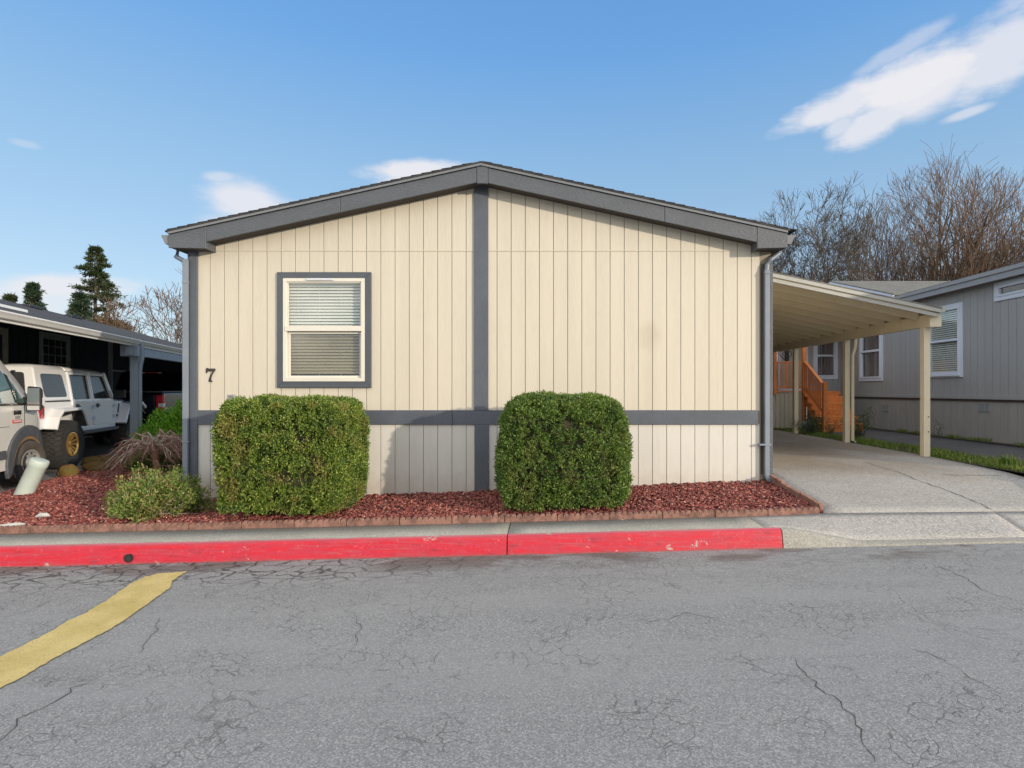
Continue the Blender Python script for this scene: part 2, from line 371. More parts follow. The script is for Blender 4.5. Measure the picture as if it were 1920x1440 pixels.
def siding_marks():
    """one soft patch of darker brown on the right half of the wall and faint run-down streaks under the eaves"""
    for nm in ('cream_siding', 'skirt_siding'):
        t = M[nm].node_tree; n = NT(t); b = t.nodes['Principled BSDF']; src = b.inputs['Base Color'].links[0].from_socket
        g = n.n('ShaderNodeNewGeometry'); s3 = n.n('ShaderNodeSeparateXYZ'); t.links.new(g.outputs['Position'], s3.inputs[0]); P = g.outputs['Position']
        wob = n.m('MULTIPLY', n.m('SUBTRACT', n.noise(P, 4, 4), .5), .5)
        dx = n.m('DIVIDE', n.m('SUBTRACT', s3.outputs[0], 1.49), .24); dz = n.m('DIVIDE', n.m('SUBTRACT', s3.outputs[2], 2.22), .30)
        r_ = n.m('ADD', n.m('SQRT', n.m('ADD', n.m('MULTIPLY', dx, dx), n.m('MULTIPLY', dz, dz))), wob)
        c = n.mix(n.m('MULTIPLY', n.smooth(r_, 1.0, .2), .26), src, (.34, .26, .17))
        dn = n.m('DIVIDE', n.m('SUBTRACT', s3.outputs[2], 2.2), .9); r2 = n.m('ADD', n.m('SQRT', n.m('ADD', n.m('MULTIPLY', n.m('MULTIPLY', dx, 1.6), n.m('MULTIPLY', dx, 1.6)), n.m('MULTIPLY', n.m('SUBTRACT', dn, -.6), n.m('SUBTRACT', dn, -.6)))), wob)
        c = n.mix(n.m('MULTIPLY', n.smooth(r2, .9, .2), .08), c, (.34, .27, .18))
        st = n.smooth(n.noise(n.sc(P, 9, 1, .35), 1.6, 4, .6), .56, .74); c = n.mix(n.m('MULTIPLY', st, .10), c, (.40, .31, .19))
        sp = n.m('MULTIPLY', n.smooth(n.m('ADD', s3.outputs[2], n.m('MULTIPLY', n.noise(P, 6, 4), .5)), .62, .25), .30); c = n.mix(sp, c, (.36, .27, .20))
        t.links.new(c, b.inputs['Base Color'])
def world_mat(name):
    m_ = bpy.data.materials.new(name); m_.use_nodes = True; t = m_.node_tree; n = NT(t)
    g = n.n('ShaderNodeNewGeometry'); M[name] = m_
    return m_, t, n, t.nodes['Principled BSDF'], g.outputs['Position']
def set_bump(t, n, b, h, strength, dist):
    bp = n.n('ShaderNodeBump'); bp.inputs['Strength'].default_value = strength; bp.inputs['Distance'].default_value = dist
    t.links.new(h, bp.inputs['Height']); t.links.new(bp.outputs[0], b.inputs['Normal'])
def warp(n, pos, scale, amt):
    nd = n.t.nodes.new('ShaderNodeTexNoise'); n.put(pos, nd.inputs['Vector']); nd.inputs['Scale'].default_value = scale; nd.inputs['Detail'].default_value = 3
    v = n.t.nodes.new('ShaderNodeVectorMath'); v.operation = 'MULTIPLY_ADD'; n.put(nd.outputs[1], v.inputs[0]); v.inputs[1].default_value = (amt,) * 3; n.put(pos, v.inputs[2])
    return v.outputs[0]
# asphalt: stone speckle, wheel-worn bands along X, fine web of cracks, alligator cracking and grit along the gutter
m_, t, n, b, pos = world_mat('asphalt')
big = n.noise(n.sc(pos, .35, 1.1, 1), .9, 5, .6)
mid = n.noise(pos, 3.2, 5, .65)
grain = n.noise(pos, 150, 2, .7); grain2 = n.noise(pos, 85, 3, .7)
c = n.mix(n.smooth(big, .35, .68), (.235, .237, .232), (.275, .276, .268))
c = n.mix(n.m('MULTIPLY', n.smooth(mid, .45, .7), .25), c, (.215, .217, .215))
stone = n.voro(pos, 135, out=1); sepc = n.n('ShaderNodeSeparateColor'); t.links.new(stone, sepc.inputs[0])
sv = n.smooth(sepc.outputs[0], 0.0, 1.0)
c = n.mix(.42, c, n.ramp(sv, [(0, (.10, .10, .10)), (.35, (.23, .23, .228)), (.85, (.32, .32, .31)), (1, (.55, .55, .52))]))
c = n.mix(n.m('MULTIPLY', n.smooth(grain2, .54, .72), .35), c, (.10, .10, .10))
sy = n.n('ShaderNodeSeparateXYZ'); t.links.new(pos, sy.inputs[0])
band = n.noise(n.sc(pos, .10, 1.6, 1), 1.3, 4, .6)      # worn lanes along the road
c = n.mix(n.m('MULTIPLY', n.smooth(band, .44, .62), .40), c, (.30, .30, .295))
oil = n.smooth(n.noise(n.sc(pos, 1, 1, 1, loc=(3, 9, 0)), .75, 4, .55), .60, .72); c = n.mix(n.m('MULTIPLY', oil, .22), c, (.11, .11, .115))
wp = warp(n, pos, 2.2, .35); wp2 = warp(n, wp, 9, .07)
def crack(vec, scale, width, rand=1.0):
    return n.smooth(n.voro(vec, scale, 'DISTANCE_TO_EDGE', rand), 0.0, width, 1.0, 0.0)
gut = n.smooth(sy.outputs[1], 4.75, 5.35)
left = n.smooth(n.m('ADD', sy.outputs[0], n.m('MULTIPLY', n.noise(pos, .8, 3), 2)), 1.0, -1.5)
gmask = n.m('MULTIPLY', gut, n.m('ADD', n.m('MULTIPLY', left, .75), .25))
k1 = crack(n.sc(wp2, .8, 1.6, 1), 4.6, .085); k1 = n.m('MULTIPLY', k1, n.m('MULTIPLY', gmask, n.smooth(n.noise(pos, 1.7, 3), .22, .42)))
k2 = crack(n.sc(wp2, 1, 1.3, 1), 2.3, .022); k2 = n.m('MULTIPLY', k2, n.smooth(n.noise(pos, 1.1, 4, .6), .52, .64))
k3 = crack(wp2, 9, .05); k3 = n.m('MULTIPLY', k3, n.m('MULTIPLY', n.smooth(n.noise(pos, 1.9, 4, .6), .48, .60), .55))
kk = n.m('MAXIMUM', k1, n.m('MAXIMUM', n.m('MULTIPLY', k2, .42), k3))
grit_m = n.m('MULTIPLY', n.m('MULTIPLY', n.smooth(sy.outputs[1], 5.2, 5.55), n.smooth(n.noise(n.sc(pos, .6, 1.5, 1), 1.6, 5, .6), .47, .60)), .85)
c = n.mix(n.m('MULTIPLY', grit_m, .9), c, n.mix(n.smooth(grain, .4, .6), (.07, .055, .045), (.17, .14, .12)))
c = n.mix(n.m('MULTIPLY', kk, .85), c, (.022, .021, .020))
t.links.new(c, b.inputs['Base Color']); b.inputs['Roughness'].default_value = .93
h = n.m('SUBTRACT', n.m('ADD', n.m('MULTIPLY', n.voro(pos, 135), -.5), n.m('MULTIPLY', grain2, .6)), n.m('MULTIPLY', kk, 1.6))
set_bump(t, n, b, h, .45, .004)
# concrete with exposed stones
def concrete(name, base, dark, stain=None, stones=.5):
    m_, t, n, b, pos = world_mat(name)
    c = n.mix(n.smooth(n.noise(pos, 1.3, 5, .6), .35, .68), dark, base)
    st = n.voro(pos, 85, out=1); sp = n.n('ShaderNodeSeparateColor'); t.links.new(st, sp.inputs[0])
    c = n.mix(stones, c, n.ramp(sp.outputs[0], [(0, tuple(q * .42 for q in base)), (.4, base), (.8, tuple(q * 1.25 for q in base)), (1, tuple(min(.8, q * 1.9) for q in base))]))
    if stain:
        sx = n.n('ShaderNodeSeparateXYZ'); t.links.new(pos, sx.inputs[0])
        f = n.m('MULTIPLY', n.smooth(n.m('ADD', sx.outputs[1], n.m('MULTIPLY', n.noise(pos, .7, 4), 2.0)), 8.3, 10.2), n.smooth(n.noise(n.sc(pos, 1, .6, 1), .8, 4), .28, .6))
        c = n.mix(n.m('MULTIPLY', f, .7), c, n.mix(n.smooth(n.noise(pos, 18, 3), .35, .65), stain, tuple(q * 1.3 for q in stain)))
        li = n.m('MULTIPLY', n.smooth(n.noise(n.sc(pos, 1, 2.4, 1), 6, 5, .7), .60, .70), n.m('MULTIPLY', n.smooth(n.noise(pos, .9, 2), .42, .6), .6))
        c = n.mix(li, c, (.52, .52, .50))
    sp2 = n.smooth(n.noise(pos, 14, 4, .7), .62, .75); c = n.mix(n.m('MULTIPLY', sp2, .3), c, tuple(q * .5 for q in dark))
    t.links.new(c, b.inputs['Base Color']); b.inputs['Roughness'].default_value = .92
    set_bump(t, n, b, n.m('ADD', n.m('MULTIPLY', n.voro(pos, 85), -.6), n.noise(pos, 40, 3, .7)), .5, .005)
concrete('concrete', (.36, .345, .32), (.29, .28, .25), stain=(.21, .165, .115))
concrete('sidewalk_concrete', (.31, .30, .265), (.24, .235, .20), stones=.35)
concrete('dark_path', (.095, .092, .092), (.06, .06, .06), stones=.4)
concrete('lot_concrete', (.33, .30, .26), (.24, .22, .19), stones=.3)
# red kerb paint: worn, streaked, chipped on its arris
m_, t, n, b, pos = world_mat('kerb_paint')
sx = n.n('ShaderNodeSeparateXYZ'); t.links.new(pos, sx.inputs[0])
st = n.noise(n.sc(pos, 1.2, 4, 9), 2.2, 6, .7); c = n.mix(n.smooth(st, .38, .62), (.54, .006, .022), (.46, .022, .045))
c = n.mix(n.m('MULTIPLY', n.smooth(n.noise(n.sc(pos, 1, 3, 5), 5, 6, .75), .52, .68), .55), c, (.14, .02, .03))
c = n.mix(n.m('MULTIPLY', n.smooth(n.noise(pos, 26, 4, .7), .56, .70), .45), c, (.58, .11, .15))
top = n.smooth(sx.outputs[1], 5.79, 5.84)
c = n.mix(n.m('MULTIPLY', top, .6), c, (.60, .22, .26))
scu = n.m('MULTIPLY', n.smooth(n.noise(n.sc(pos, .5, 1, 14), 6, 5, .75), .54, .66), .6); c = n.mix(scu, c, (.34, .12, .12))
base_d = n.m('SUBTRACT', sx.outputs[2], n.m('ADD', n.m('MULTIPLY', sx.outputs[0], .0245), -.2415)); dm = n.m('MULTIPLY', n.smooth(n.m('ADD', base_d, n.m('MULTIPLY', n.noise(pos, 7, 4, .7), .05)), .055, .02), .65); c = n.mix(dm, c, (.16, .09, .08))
ch = n.m('MULTIPLY', n.smooth(n.noise(n.sc(pos, 1, 1, 1.5), 4.2, 6, .7), .62, .65), .85)
c = n.mix(ch, c, (.38, .36, .32))
t.links.new(c, b.inputs['Base Color']); b.inputs['Roughness'].default_value = .55
set_bump(t, n, b, n.noise(pos, 30, 5, .7), .6, .006)
# yellow road paint
m_, t, n, b, pos = world_mat('yellow_paint')
c = n.mix(n.smooth(n.noise(pos, 4, 5, .6), .35, .65), (.52, .40, .13), (.62, .49, .19))
c = n.mix(n.m('MULTIPLY', n.smooth(n.noise(pos, 70, 3, .7), .56, .66), .7), c, (.20, .17, .10))
c = n.mix(n.smooth(n.noise(pos, 11, 6, .75), .66, .70), c, (.14, .135, .13))
t.links.new(c, b.inputs['Base Color']); b.inputs['Roughness'].default_value = .8; set_bump(t, n, b, n.noise(pos, 60, 3, .7), .6, .006)
mat('crack_fill', (.075, .073, .07), .95, var=.3, vs=20)
mat('yard_soil', (.085, .075, .045), .98, var=.4, vs=2, col2=(.06, .09, .03), bump=.8, bs=12, bd=.03)

siding_marks()

# ------------------------------------------------------------------ ground, road, kerb, bed, driveway
rng = np.random.default_rng(7); rnd = random.Random(11)
def lin(x, xs, ys): return float(np.interp(x, xs, ys))
def road_z(x): return -.2415 + .3 * math.tanh(x / 12)
def kerb_h(x): return lin(x, [2.46, 2.56, 3.3, 3.6], [.19, .185, .035, .03])
def walk_z(x, y):            # sidewalk / apron slab
    front = road_z(x) + kerb_h(x)
    back = lin(x, [-6, 2.6, 3.2, 5.4, 9], [road_z(-6) + .19, road_z(2.6) + .195, .047, .067, .10])
    back = road_z(x) + .195 if x < 2.6 else back
    return front + (back - front) * min(1, max(0, (y - 5.86) / .5))
def bed_z(x, y):
    f = road_z(x) + .225
    rise = (.045 + .012 * (max(x, -4) + 1)) * min(1, max(0, (y - 6.4) / 1.585))
    z = f + rise
    if x < -4.5: z += min(1, max(0, (y - 6.5) / 1.0)) * max(0, (-.085 - z)) * min(1, (-4.5 - x) / 1.0)
    return z
def drive_z(x, y): return lin(y, [6.36, 8, 9.77, 20], [.05, .21, .25, .25]) + .012 * (x - 3.2) * min(1, (y - 6.2) / 2)
def grid(name, xs, ys, zf, m_, kind='structure', jit=0.0):
    nx, ny = len(xs), len(ys); v = np.array([(x, y, zf(x, y) + (mnoise.noise(Vector((x * 9, y * 9, 0))) * jit if jit else 0)) for y in ys for x in xs])
    f = [(j * nx + i, j * nx + i + 1, (j + 1) * nx + i + 1, (j + 1) * nx + i) for j in range(ny - 1) for i in range(nx - 1)]
    return tag(fast_mesh(name, v, f, m_, smooth=True), kind=kind)
AR = np.arange
grid('ground', np.linspace(-2500, 2500, 11), np.linspace(-2500, 2500, 11), lambda x, y: -.95, M['yard_soil'])
grid('road', list(np.linspace(-60, -10, 20)) + list(AR(-9.5, 9.6, .25)) + list(np.linspace(10, 60, 20)), list(np.linspace(-30, 0, 8)) + list(AR(.5, 5.9, .25)) + [5.95],
     lambda x, y: road_z(x) + .006 * mnoise.noise(Vector((x * .7, y * .9, 3))), M['asphalt'])
def yard_z(x, y):
    z = road_z(x) + .08
    if x < -5: return min(z, -.2) - .05
    if 9.3 < x: return lin(x, [9.3, 9.6], [.30, .33])
    return lin(x, [-5, 3, 6.7, 7.4, 9.4], [-.2, -.15, .15, .20, .25]) - (.3 if y < 7.5 else 0)
grid('yard', [-60, -30, -15, -9, -7, -5, -3, 0, 3, 6.7, 7.4, 9.4, 9.6, 20, 40, 60], [6.5, 8, 12, 20, 40, 70], yard_z, M['yard_soil'])

def kerb_profile(x):
    z0 = road_z(x); h = kerb_h(x)
    r = min(.035, h * .4)
    return [(5.742, z0 - .06), (5.76, z0), (5.76 + .03 * h / .19, z0 + h - r), (5.80 + .0, z0 + h - r * .3), (5.825, z0 + h), (5.862, z0 + h + .002), (5.862, z0 - .06)]
def kerb_piece(name, x0, x1, m_, step=.05, noise_a=.004):
    n_ = max(2, int(round((x1 - x0) / step)) + 1); xs = np.linspace(x0, x1, n_); rings = []
    for x in xs:
        ring = []
        for (y, z) in kerb_profile(x):
            q = mnoise.noise(Vector((x * 6, y * 30, z * 30))) * noise_a + mnoise.noise(Vector((x * 25, y * 60, z * 60))) * noise_a * .6
            ring.append((x, y + q, z + q * .6))
        rings.append(ring)
    mb = MB(); mb.loft(rings); return tag(mb.build(name, m_, smooth=True), kind='structure')
kerb_piece('kerb', -7.3, -.392, M['kerb_paint']); kerb_piece('kerb', -.380, 2.45, M['kerb_paint'])
kerb_piece('kerb', 2.460, 14, M['sidewalk_concrete']); kerb_piece('kerb', -22, -7.31, M['sidewalk_concrete'], .2)
def slab(name, x0, x1, y0, y1, zf, m_, step=.25, th=.12):
    nx = max(2, int((x1 - x0) / step) + 1); ny = max(2, int((y1 - y0) / step) + 1)
    xs = np.linspace(x0, x1, nx); ys = np.linspace(y0, y1, ny)
    v = [(x, y, zf(x, y)) for y in ys for x in xs]; nb = nx * ny
    f = [(j * nx + i, j * nx + i + 1, (j + 1) * nx + i + 1, (j + 1) * nx + i) for j in range(ny - 1) for i in range(nx - 1)]
    v += [(x, y, z - th) for x, y, z in v]
    for i in range(nx - 1):
        f.append((i + 1, i, nb + i, nb + i + 1)); k = (ny - 1) * nx; f.append((k + i, k + i + 1, nb + k + i + 1, nb + k + i))
    for j in range(ny - 1):
        f.append((j * nx, (j + 1) * nx, nb + (j + 1) * nx, nb + j * nx)); k = nx - 1; f.append(((j + 1) * nx + k, j * nx + k, nb + j * nx + k, nb + (j + 1) * nx + k))
    return tag(fast_mesh(name, v, f, m_), kind='structure')
for a, b_ in ((-7.3, -.392), (-.380, 2.30)):
    slab('sidewalk', a, b_, 5.866, 6.375, walk_z, M['sidewalk_concrete'], .2)
slab('driveway_apron', 2.312, 5.10, 5.866, 6.375, walk_z, M['concrete'], .1)
slab('driveway_apron', 5.112, 9.5, 5.866, 6.375, walk_z, M['concrete'], .1)
tag(MB().prism([(-22, 5.866), (-7.312, 5.866), (-7.312, 7.0), (-22, 7.0)], 'z', -.5, -.19).build('sidewalk', M['sidewalk_concrete']), kind='structure')
slab('driveway', 3.21, 6.72, 6.385, 20, drive_z, M['concrete'], .25)
slab('driveway', 6.72, 8.4, 6.385, 7.3, drive_z, M['concrete'], .25)

# jagged cracks as thin dark fillets in the slabs
def crack_line(mb, pts, width, zf, jit=.03, seed=0):
    r_ = random.Random(seed); P = []
    for i in range(len(pts) - 1):
        a, b_ = Vector(pts[i]), Vector(pts[i + 1]); n_ = max(2, int((b_ - a).length / .05))
        for k in range(n_): P.append(a.lerp(b_, k / n_) + Vector((r_.uniform(-jit, jit), r_.uniform(-jit, jit))) * .5)
    P.append(Vector(pts[-1]))
    L = []; Rr = []
    for i, p in enumerate(P):
        t_ = (P[min(i + 1, len(P) - 1)] - P[max(i - 1, 0)]).normalized(); nn = Vector((-t_.y, t_.x))
        w_ = width * r_.uniform(.35, 1) * (0.3 if i in (0, len(P) - 1) else 1)
        L.append((*(p + nn * w_), zf(*(p + nn * w_)) + .004)); Rr.append((*(p - nn * w_), zf(*(p - nn * w_)) + .004))
    n_ = len(P); mb.add(L + Rr, [(i, i + 1, n_ + i + 1, n_ + i) for i in range(n_ - 1)])
def on_road(px, py):
    z = -.25
    for _ in range(6):
        Y = (CH - z) * F / (py - 731); z = road_z((px - 1021) / F * Y)
    return ((px - 1021) / F * Y, Y)
def on_drive(px, py):
    Y = 7
    for _ in range(20): Y = (CH - drive_z((px - 1021) / F * Y, Y)) * F / (py - 731)
    return ((px - 1021) / F * Y, Y)
mb = MB(); zr = lambda x, y: road_z(x) + .006 * mnoise.noise(Vector((x * .7, y * .9, 3)))
for i, pl in enumerate([[(1488, 1238), (1505, 1262), (1545, 1300), (1575, 1322), (1596, 1345), (1606, 1362), (1640, 1430)], [(1355, 1235), (1400, 1243), (1440, 1262)], [(648, 1142), (668, 1158), (674, 1190), (668, 1210)],
                        [(302, 1155), (296, 1175), (272, 1205), (262, 1225)], [(180, 1275), (140, 1290), (85, 1325), (30, 1352), (0, 1390)], [(1180, 1165), (1225, 1165), (1290, 1150), (1340, 1158)],
                        [(960, 1050), (985, 1062), (1060, 1058), (1120, 1048)], [(1190, 1012), (1225, 1050), (1250, 1068)], [(1800, 1020), (1835, 1035), (1880, 1028)], [(1760, 1060), (1810, 1085), (1850, 1110), (1920, 1130)], [(1700, 1215), (1770, 1238), (1800, 1262), (1870, 1300)]]):
    crack_line(mb, [on_road(*p) for p in pl], .0045 if i in (0, 4, 9) else .0028, zr, .05, i)
tag(mb.build('road_cracks', M['crack_fill']), kind='structure')
mb = MB()
for i, pl in enumerate([[(1622, 866), (1650, 876), (1690, 887), (1716, 899), (1740, 907), (1800, 929), (1845, 948), (1862, 957)], [(1765, 890), (1800, 891), (1880, 892)]]):
    crack_line(mb, [on_drive(*p) for p in pl], .008, drive_z, .03, 40 + i)
tag(mb.build('driveway_cracks', M['crack_fill']), kind='structure')

# yellow painted line in the road
top_e = [(-40, 1262), (0, 1234), (48, 1210), (92, 1188), (130, 1165), (162, 1150), (197, 1129), (224, 1110), (250, 1093), (272, 1083), (297, 1077), (325, 1075), (350, 1073)]
bot_e = [(350, 1074), (335, 1082), (322, 1091), (318, 1104), (300, 1117), (270, 1139), (240, 1160), (205, 1182), (160, 1206), (120, 1226), (75, 1252), (35, 1275), (0, 1292), (-40, 1315)]
P = [on_road(*p) for p in top_e + bot_e]; Q = []
r_ = random.Random(5)
for i, p in enumerate(P):
    q = P[(i + 1) % len(P)]
    for k in range(6):
        t_ = k / 6; Q.append((p[0] + (q[0] - p[0]) * t_ + r_.uniform(-.008, .008), p[1] + (q[1] - p[1]) * t_ + r_.uniform(-.008, .008)))
bm = bmesh.new(); vs = [bm.verts.new((x, y, zr(x, y) + .008)) for x, y in Q]; bm.faces.new(vs); bmesh.ops.triangulate(bm, faces=bm.faces[:])
me = bpy.data.meshes.new('yellow_line'); bm.to_mesh(me); bm.free(); me.materials.append(M['yellow_paint'])
o = bpy.data.objects.new('yellow_road_line', me); COL.objects.link(o); tag(o, kind='structure')
if me.polygons and me.polygons[0].normal.z < 0: me.flip_normals()

# planting bed: soil mound and loose red lava rock
TH = R(17); UF = Vector((-math.sin(TH), math.cos(TH), 0)); UR = Vector((math.cos(TH), math.sin(TH), 0))   # directions of the neighbouring lot
def bed_left(y):           # the bed's edge against the neighbour's drive
    return lin(y, [6.3, 8.33, 9.86, 10.7, 14], [-7.35, -8.1, -8.62, -8.75, -9.0])
def in_bed(x, y):
    if y < 6.40 or x > 3.17: return False
    if x > -5.1: return y < 8.0
    return y < 13.0 and x > bed_left(y) + .03
bs = [(x, y) for y in AR(6.39, 13.1, .12) for x in AR(-9.2, 3.3, .12)]
xs = AR(-9.2, 3.31, .1); ys = AR(6.39, 13.1, .1); v = []; f = []; idx = {}
def bump_bed(x, y): return bed_z(x, y) + .018 * mnoise.noise(Vector((x * 3, y * 3, 0))) + .012 * mnoise.noise(Vector((x * 11, y * 11, 5)))
for j, y in enumerate(ys):
    for i, x in enumerate(xs):
        if in_bed(x + .05, y + .05) or in_bed(x - .05, y - .05):
            idx[(i, j)] = len(v); v.append((min(x, 3.19), y, bump_bed(x, y) - .012))
for (i, j) in list(idx):
    q = [(i, j), (i + 1, j), (i + 1, j + 1), (i, j + 1)]
    if all(k in idx for k in q): f.append([idx[k] for k in q])
m_, t, n, b, pos = world_mat('lava_base')
vc = n.voro(pos, 26, out=1); sp_ = n.n('ShaderNodeSeparateColor'); t.links.new(vc, sp_.inputs[0])
t.links.new(n.ramp(sp_.outputs[0], [(0, (.045, .02, .018)), (.5, (.12, .04, .034)), (1, (.2, .065, .055))]), b.inputs['Base Color']); b.inputs['Roughness'].default_value = .95
set_bump(t, n, b, n.m('MULTIPLY', n.voro(pos, 26), -1.0), 1.0, .03)
tag(fast_mesh('planting_bed', v, f, M['lava_base'], smooth=True), kind='structure')
N = 62000; cx = rng.uniform(-9.0, 3.18, N * 2); cy = 6.4 + (rng.random(N * 2) ** 1.15) * 6.2
keep = np.array([in_bed(a, b_) for a, b_ in zip(cx, cy)]); cx, cy = cx[keep][:N], cy[keep][:N]; n_ = len(cx)
cz = np.array([bump_bed(a, b_) for a, b_ in zip(cx, cy)]) + rng.uniform(-.006, .010, n_)
unit = np.array([(1, 0, 0), (-1, 0, 0), (0, 1, 0), (0, -1, 0), (0, 0, 1), (0, 0, -1)], float)
tri = np.array([(0, 2, 4), (2, 1, 4), (1, 3, 4), (3, 0, 4), (2, 0, 5), (1, 2, 5), (3, 1, 5), (0, 3, 5)])
sz = rng.uniform(.010, .026, (n_, 1, 1)) * np.array([1.25, .85, .55])[None, None, :]
sz = sz * rng.uniform(.7, 1.3, (n_, 6, 1))
ang = rng.uniform(0, 2 * np.pi, n_); tl = rng.uniform(-.7, .7, (n_, 2))
V = unit[None] * sz
c_, s_ = np.cos(ang)[:, None], np.sin(ang)[:, None]
X = V[:, :, 0] * c_ - V[:, :, 1] * s_; Yv = V[:, :, 0] * s_ + V[:, :, 1] * c_; Z = V[:, :, 2] + X * tl[:, :1] * .5 + Yv * tl[:, 1:] * .5
VV = np.stack([X + cx[:, None], Yv + cy[:, None], Z + cz[:, None]], -1).reshape(-1, 3)
FF = (tri[None] + (np.arange(n_) * 6)[:, None, None]).reshape(-1, 3)
tag(fast_mesh('lava_rock', VV, FF, M['lava_chip']), kind='stuff', label='loose red lava rock spread over the planting bed')

# scalloped concrete edging: straight blocks along the sidewalk and up the driveway
def edging_block(p0, p1, z0, z1, h=.088, th=.05, scal=9):
    """one block from p0 to p1 with a scalloped top; returns mesh builder in world coordinates"""
    mb = MB(); a, b_ = Vector((*p0, 0)), Vector((*p1, 0)); d = b_ - a; nn = Vector((-d.y, d.x, 0)).normalized() * -th / 2
    top = []; n_ = scal * 10
    for k in range(n_ + 1):
        t_ = k / n_; ph = (t_ * scal) % 1.0
        top.append((t_, h - .034 + .034 * math.sqrt(max(0, 1 - (2 * ph - 1) ** 2))))
    fr = []; bk = []
    for t_, hh in top:
        p = a + d * t_; zz = z0 + (z1 - z0) * t_ + hh + rnd.uniform(-.0015, .0015)
        fr.append((p.x - nn.x, p.y - nn.y, zz)); bk.append((p.x + nn.x, p.y + nn.y, zz))
    k = len(fr); lo = [(q[0], q[1], z0 + (z1 - z0) * top[i][0] - .05) for i, q in enumerate(fr)]; lob = [(q[0], q[1], lo[i][2]) for i, q in enumerate(bk)]
    vs = fr + bk + lo + lob; fs = []
    for i in range(k - 1):
        fs += [(i, i + 1, k + i + 1, k + i), (2 * k + i, 2 * k + i + 1, i + 1, i), (k + i, k + i + 1, 3 * k + i + 1, 3 * k + i)]
    fs += [(0, k, 3 * k, 2 * k), (k - 1, 2 * k - 1, 4 * k - 1, 3 * k - 1)]
    return mb.add(vs, fs)
names = ['first', 'second', 'third', 'fourth', 'fifth', 'sixth', 'seventh', 'eighth', 'ninth', 'tenth', 'eleventh', 'twelfth', 'thirteenth', 'fourteenth', 'fifteenth', 'sixteenth', 'seventeenth', 'eighteenth']
x = 3.14; i = 0; L = .60
while x - L > -7.2:
    x0 = x - L + .008
    wob = rnd.uniform(-.008, .008); dz = rnd.uniform(-.006, .006)
    mbk = edging_block((x0, 6.405 + wob), (x, 6.405 + rnd.uniform(-.008, .008)), road_z(x0) + .185 + dz, road_z(x) + .185 + dz)
    root = mbk.build('edging_block', M['scallop'], bevel=.004, seg=1)
    tag(root, 'scalloped terracotta edging block along the sidewalk, %s from the driveway corner' % names[i], 'edging block', 'scalloped edging along the sidewalk')
    x -= L; i += 1
ys_ = [6.45, 6.98, 7.50, 8.02]
for i in range(3):
    ya, yb = ys_[i], ys_[i + 1] - .01
    h = .085 if i < 2 else .115
    o = edging_block((3.20 + rnd.uniform(-.005, .005), ya), (3.20, yb), bed_z(3.1, ya) - .01, bed_z(3.1, yb) - .005, h=h, scal=9).build('edging_block', M['scallop'], bevel=.004, seg=1)
    tag(o, 'scalloped edging block beside the driveway, %s' % ['nearest the sidewalk', 'middle of the three', 'the one touching the house corner'][i], 'edging block', 'scalloped edging beside the driveway')

# drain pipe mouth in the kerb
dx = (243 - 1021) / F * 5.775; dz_ = CH - (1046 - 731) / F * 5.775
mb = MB(); mb.lathe([(0, .034), (0, .042), (.10, .042), (.10, .034), (.0, .034)], (dx, 5.752, dz_), (0, 1, 0), 20)
root = tag(mb.build('drain_pipe', M['black_plastic'], smooth=True), 'round black drain pipe mouth in the red kerb', 'drain pipe')
MB().lathe([(0, .0005), (0, .034)], (dx, 5.757, dz_), (0, 1, 0), 20).build('pipe_bore', M['room_dark'], root)

# ------------------------------------------------------------------ the cream mobile home
WY = 7.985
house = empty('mobile_home', (-.92, WY, 0), 0, 'cream mobile home with slate trim, low gable roof and number 7', 'house')
XL, XR = -5.10, 3.25; RX = -.88; FY = 7.75; RTZ = 4.604; RS = .2195; HB = 24.0
def roof_top(x): return RTZ - RS * abs(x - RX)
Z_SEAM, ZB1, ZB0 = 3.431, 1.161, .956
WIN = (-3.80, -2.464, 1.480, 3.123)    # trim outer x0, x1, z0, z1
ox0, ox1, oz0, oz1 = WIN[0] + .07, WIN[1] - .07, WIN[2] + .07, WIN[3] - .07
gl = [-4.768 + .2028 * k for k in range(20)]; gr = [-.677 + .2015 * k for k in range(20)]
gl = [-4.945] + [g for g in gl if g < -1.02] + [-.995]; gr = [-.81] + [g for g in gr if g < 3.0] + [3.07]
def boards(zlo, zhi_f, y0, y1, zlo_f=None):
    mb = MB()
    for G in (gl, gr):
        for a, b_ in zip(G[:-1], G[1:]):
            a2, b2 = a + .0045, b_ - .0045
            spans = [(zlo, None)]
            if b2 > ox0 and a2 < ox1 and zlo < oz1 and zhi_f(a2) > oz0:
                # board passes the window opening
                segs = []
                if a2 < ox0: segs.append((a2, ox0, None))
                if b2 > ox1: segs.append((ox1, b2, None))
                ia, ib = max(a2, ox0), min(b2, ox1)
                for xa, xb, _ in segs: mb.prism([(xa, zlo), (xb, zlo), (xb, zhi_f(xb)), (xa, zhi_f(xa))], 'y', y0, y1)
                mb.prism([(ia, zlo), (ib, zlo), (ib, oz0), (ia, oz0)], 'y', y0, y1)
                mb.prism([(ia, oz1), (ib, oz1), (ib, zhi_f(ib)), (ia, zhi_f(ia))], 'y', y0, y1)
            else:
                mb.prism([(a2, zlo), (b2, zlo), (b2, zhi_f(b2)), (a2, zhi_f(a2))], 'y', y0, y1)
    return mb
up_f = lambda x: roof_top(x) - .06
mb = boards(Z_SEAM + .006, up_f, WY - .003, WY + .012)
mb2 = boards(ZB1 - .01, lambda x: Z_SEAM, WY, WY + .012)
mb.v += [];
b0 = len(mb.v); mb.add(mb2.v, mb2.f)
mb.box(-4.945, 3.07, WY - .008, WY - .003, Z_SEAM - .003, Z_SEAM + .008)      # flashing lip at the panel joint
mb.build('siding', M['cream_siding'], house, world=True)
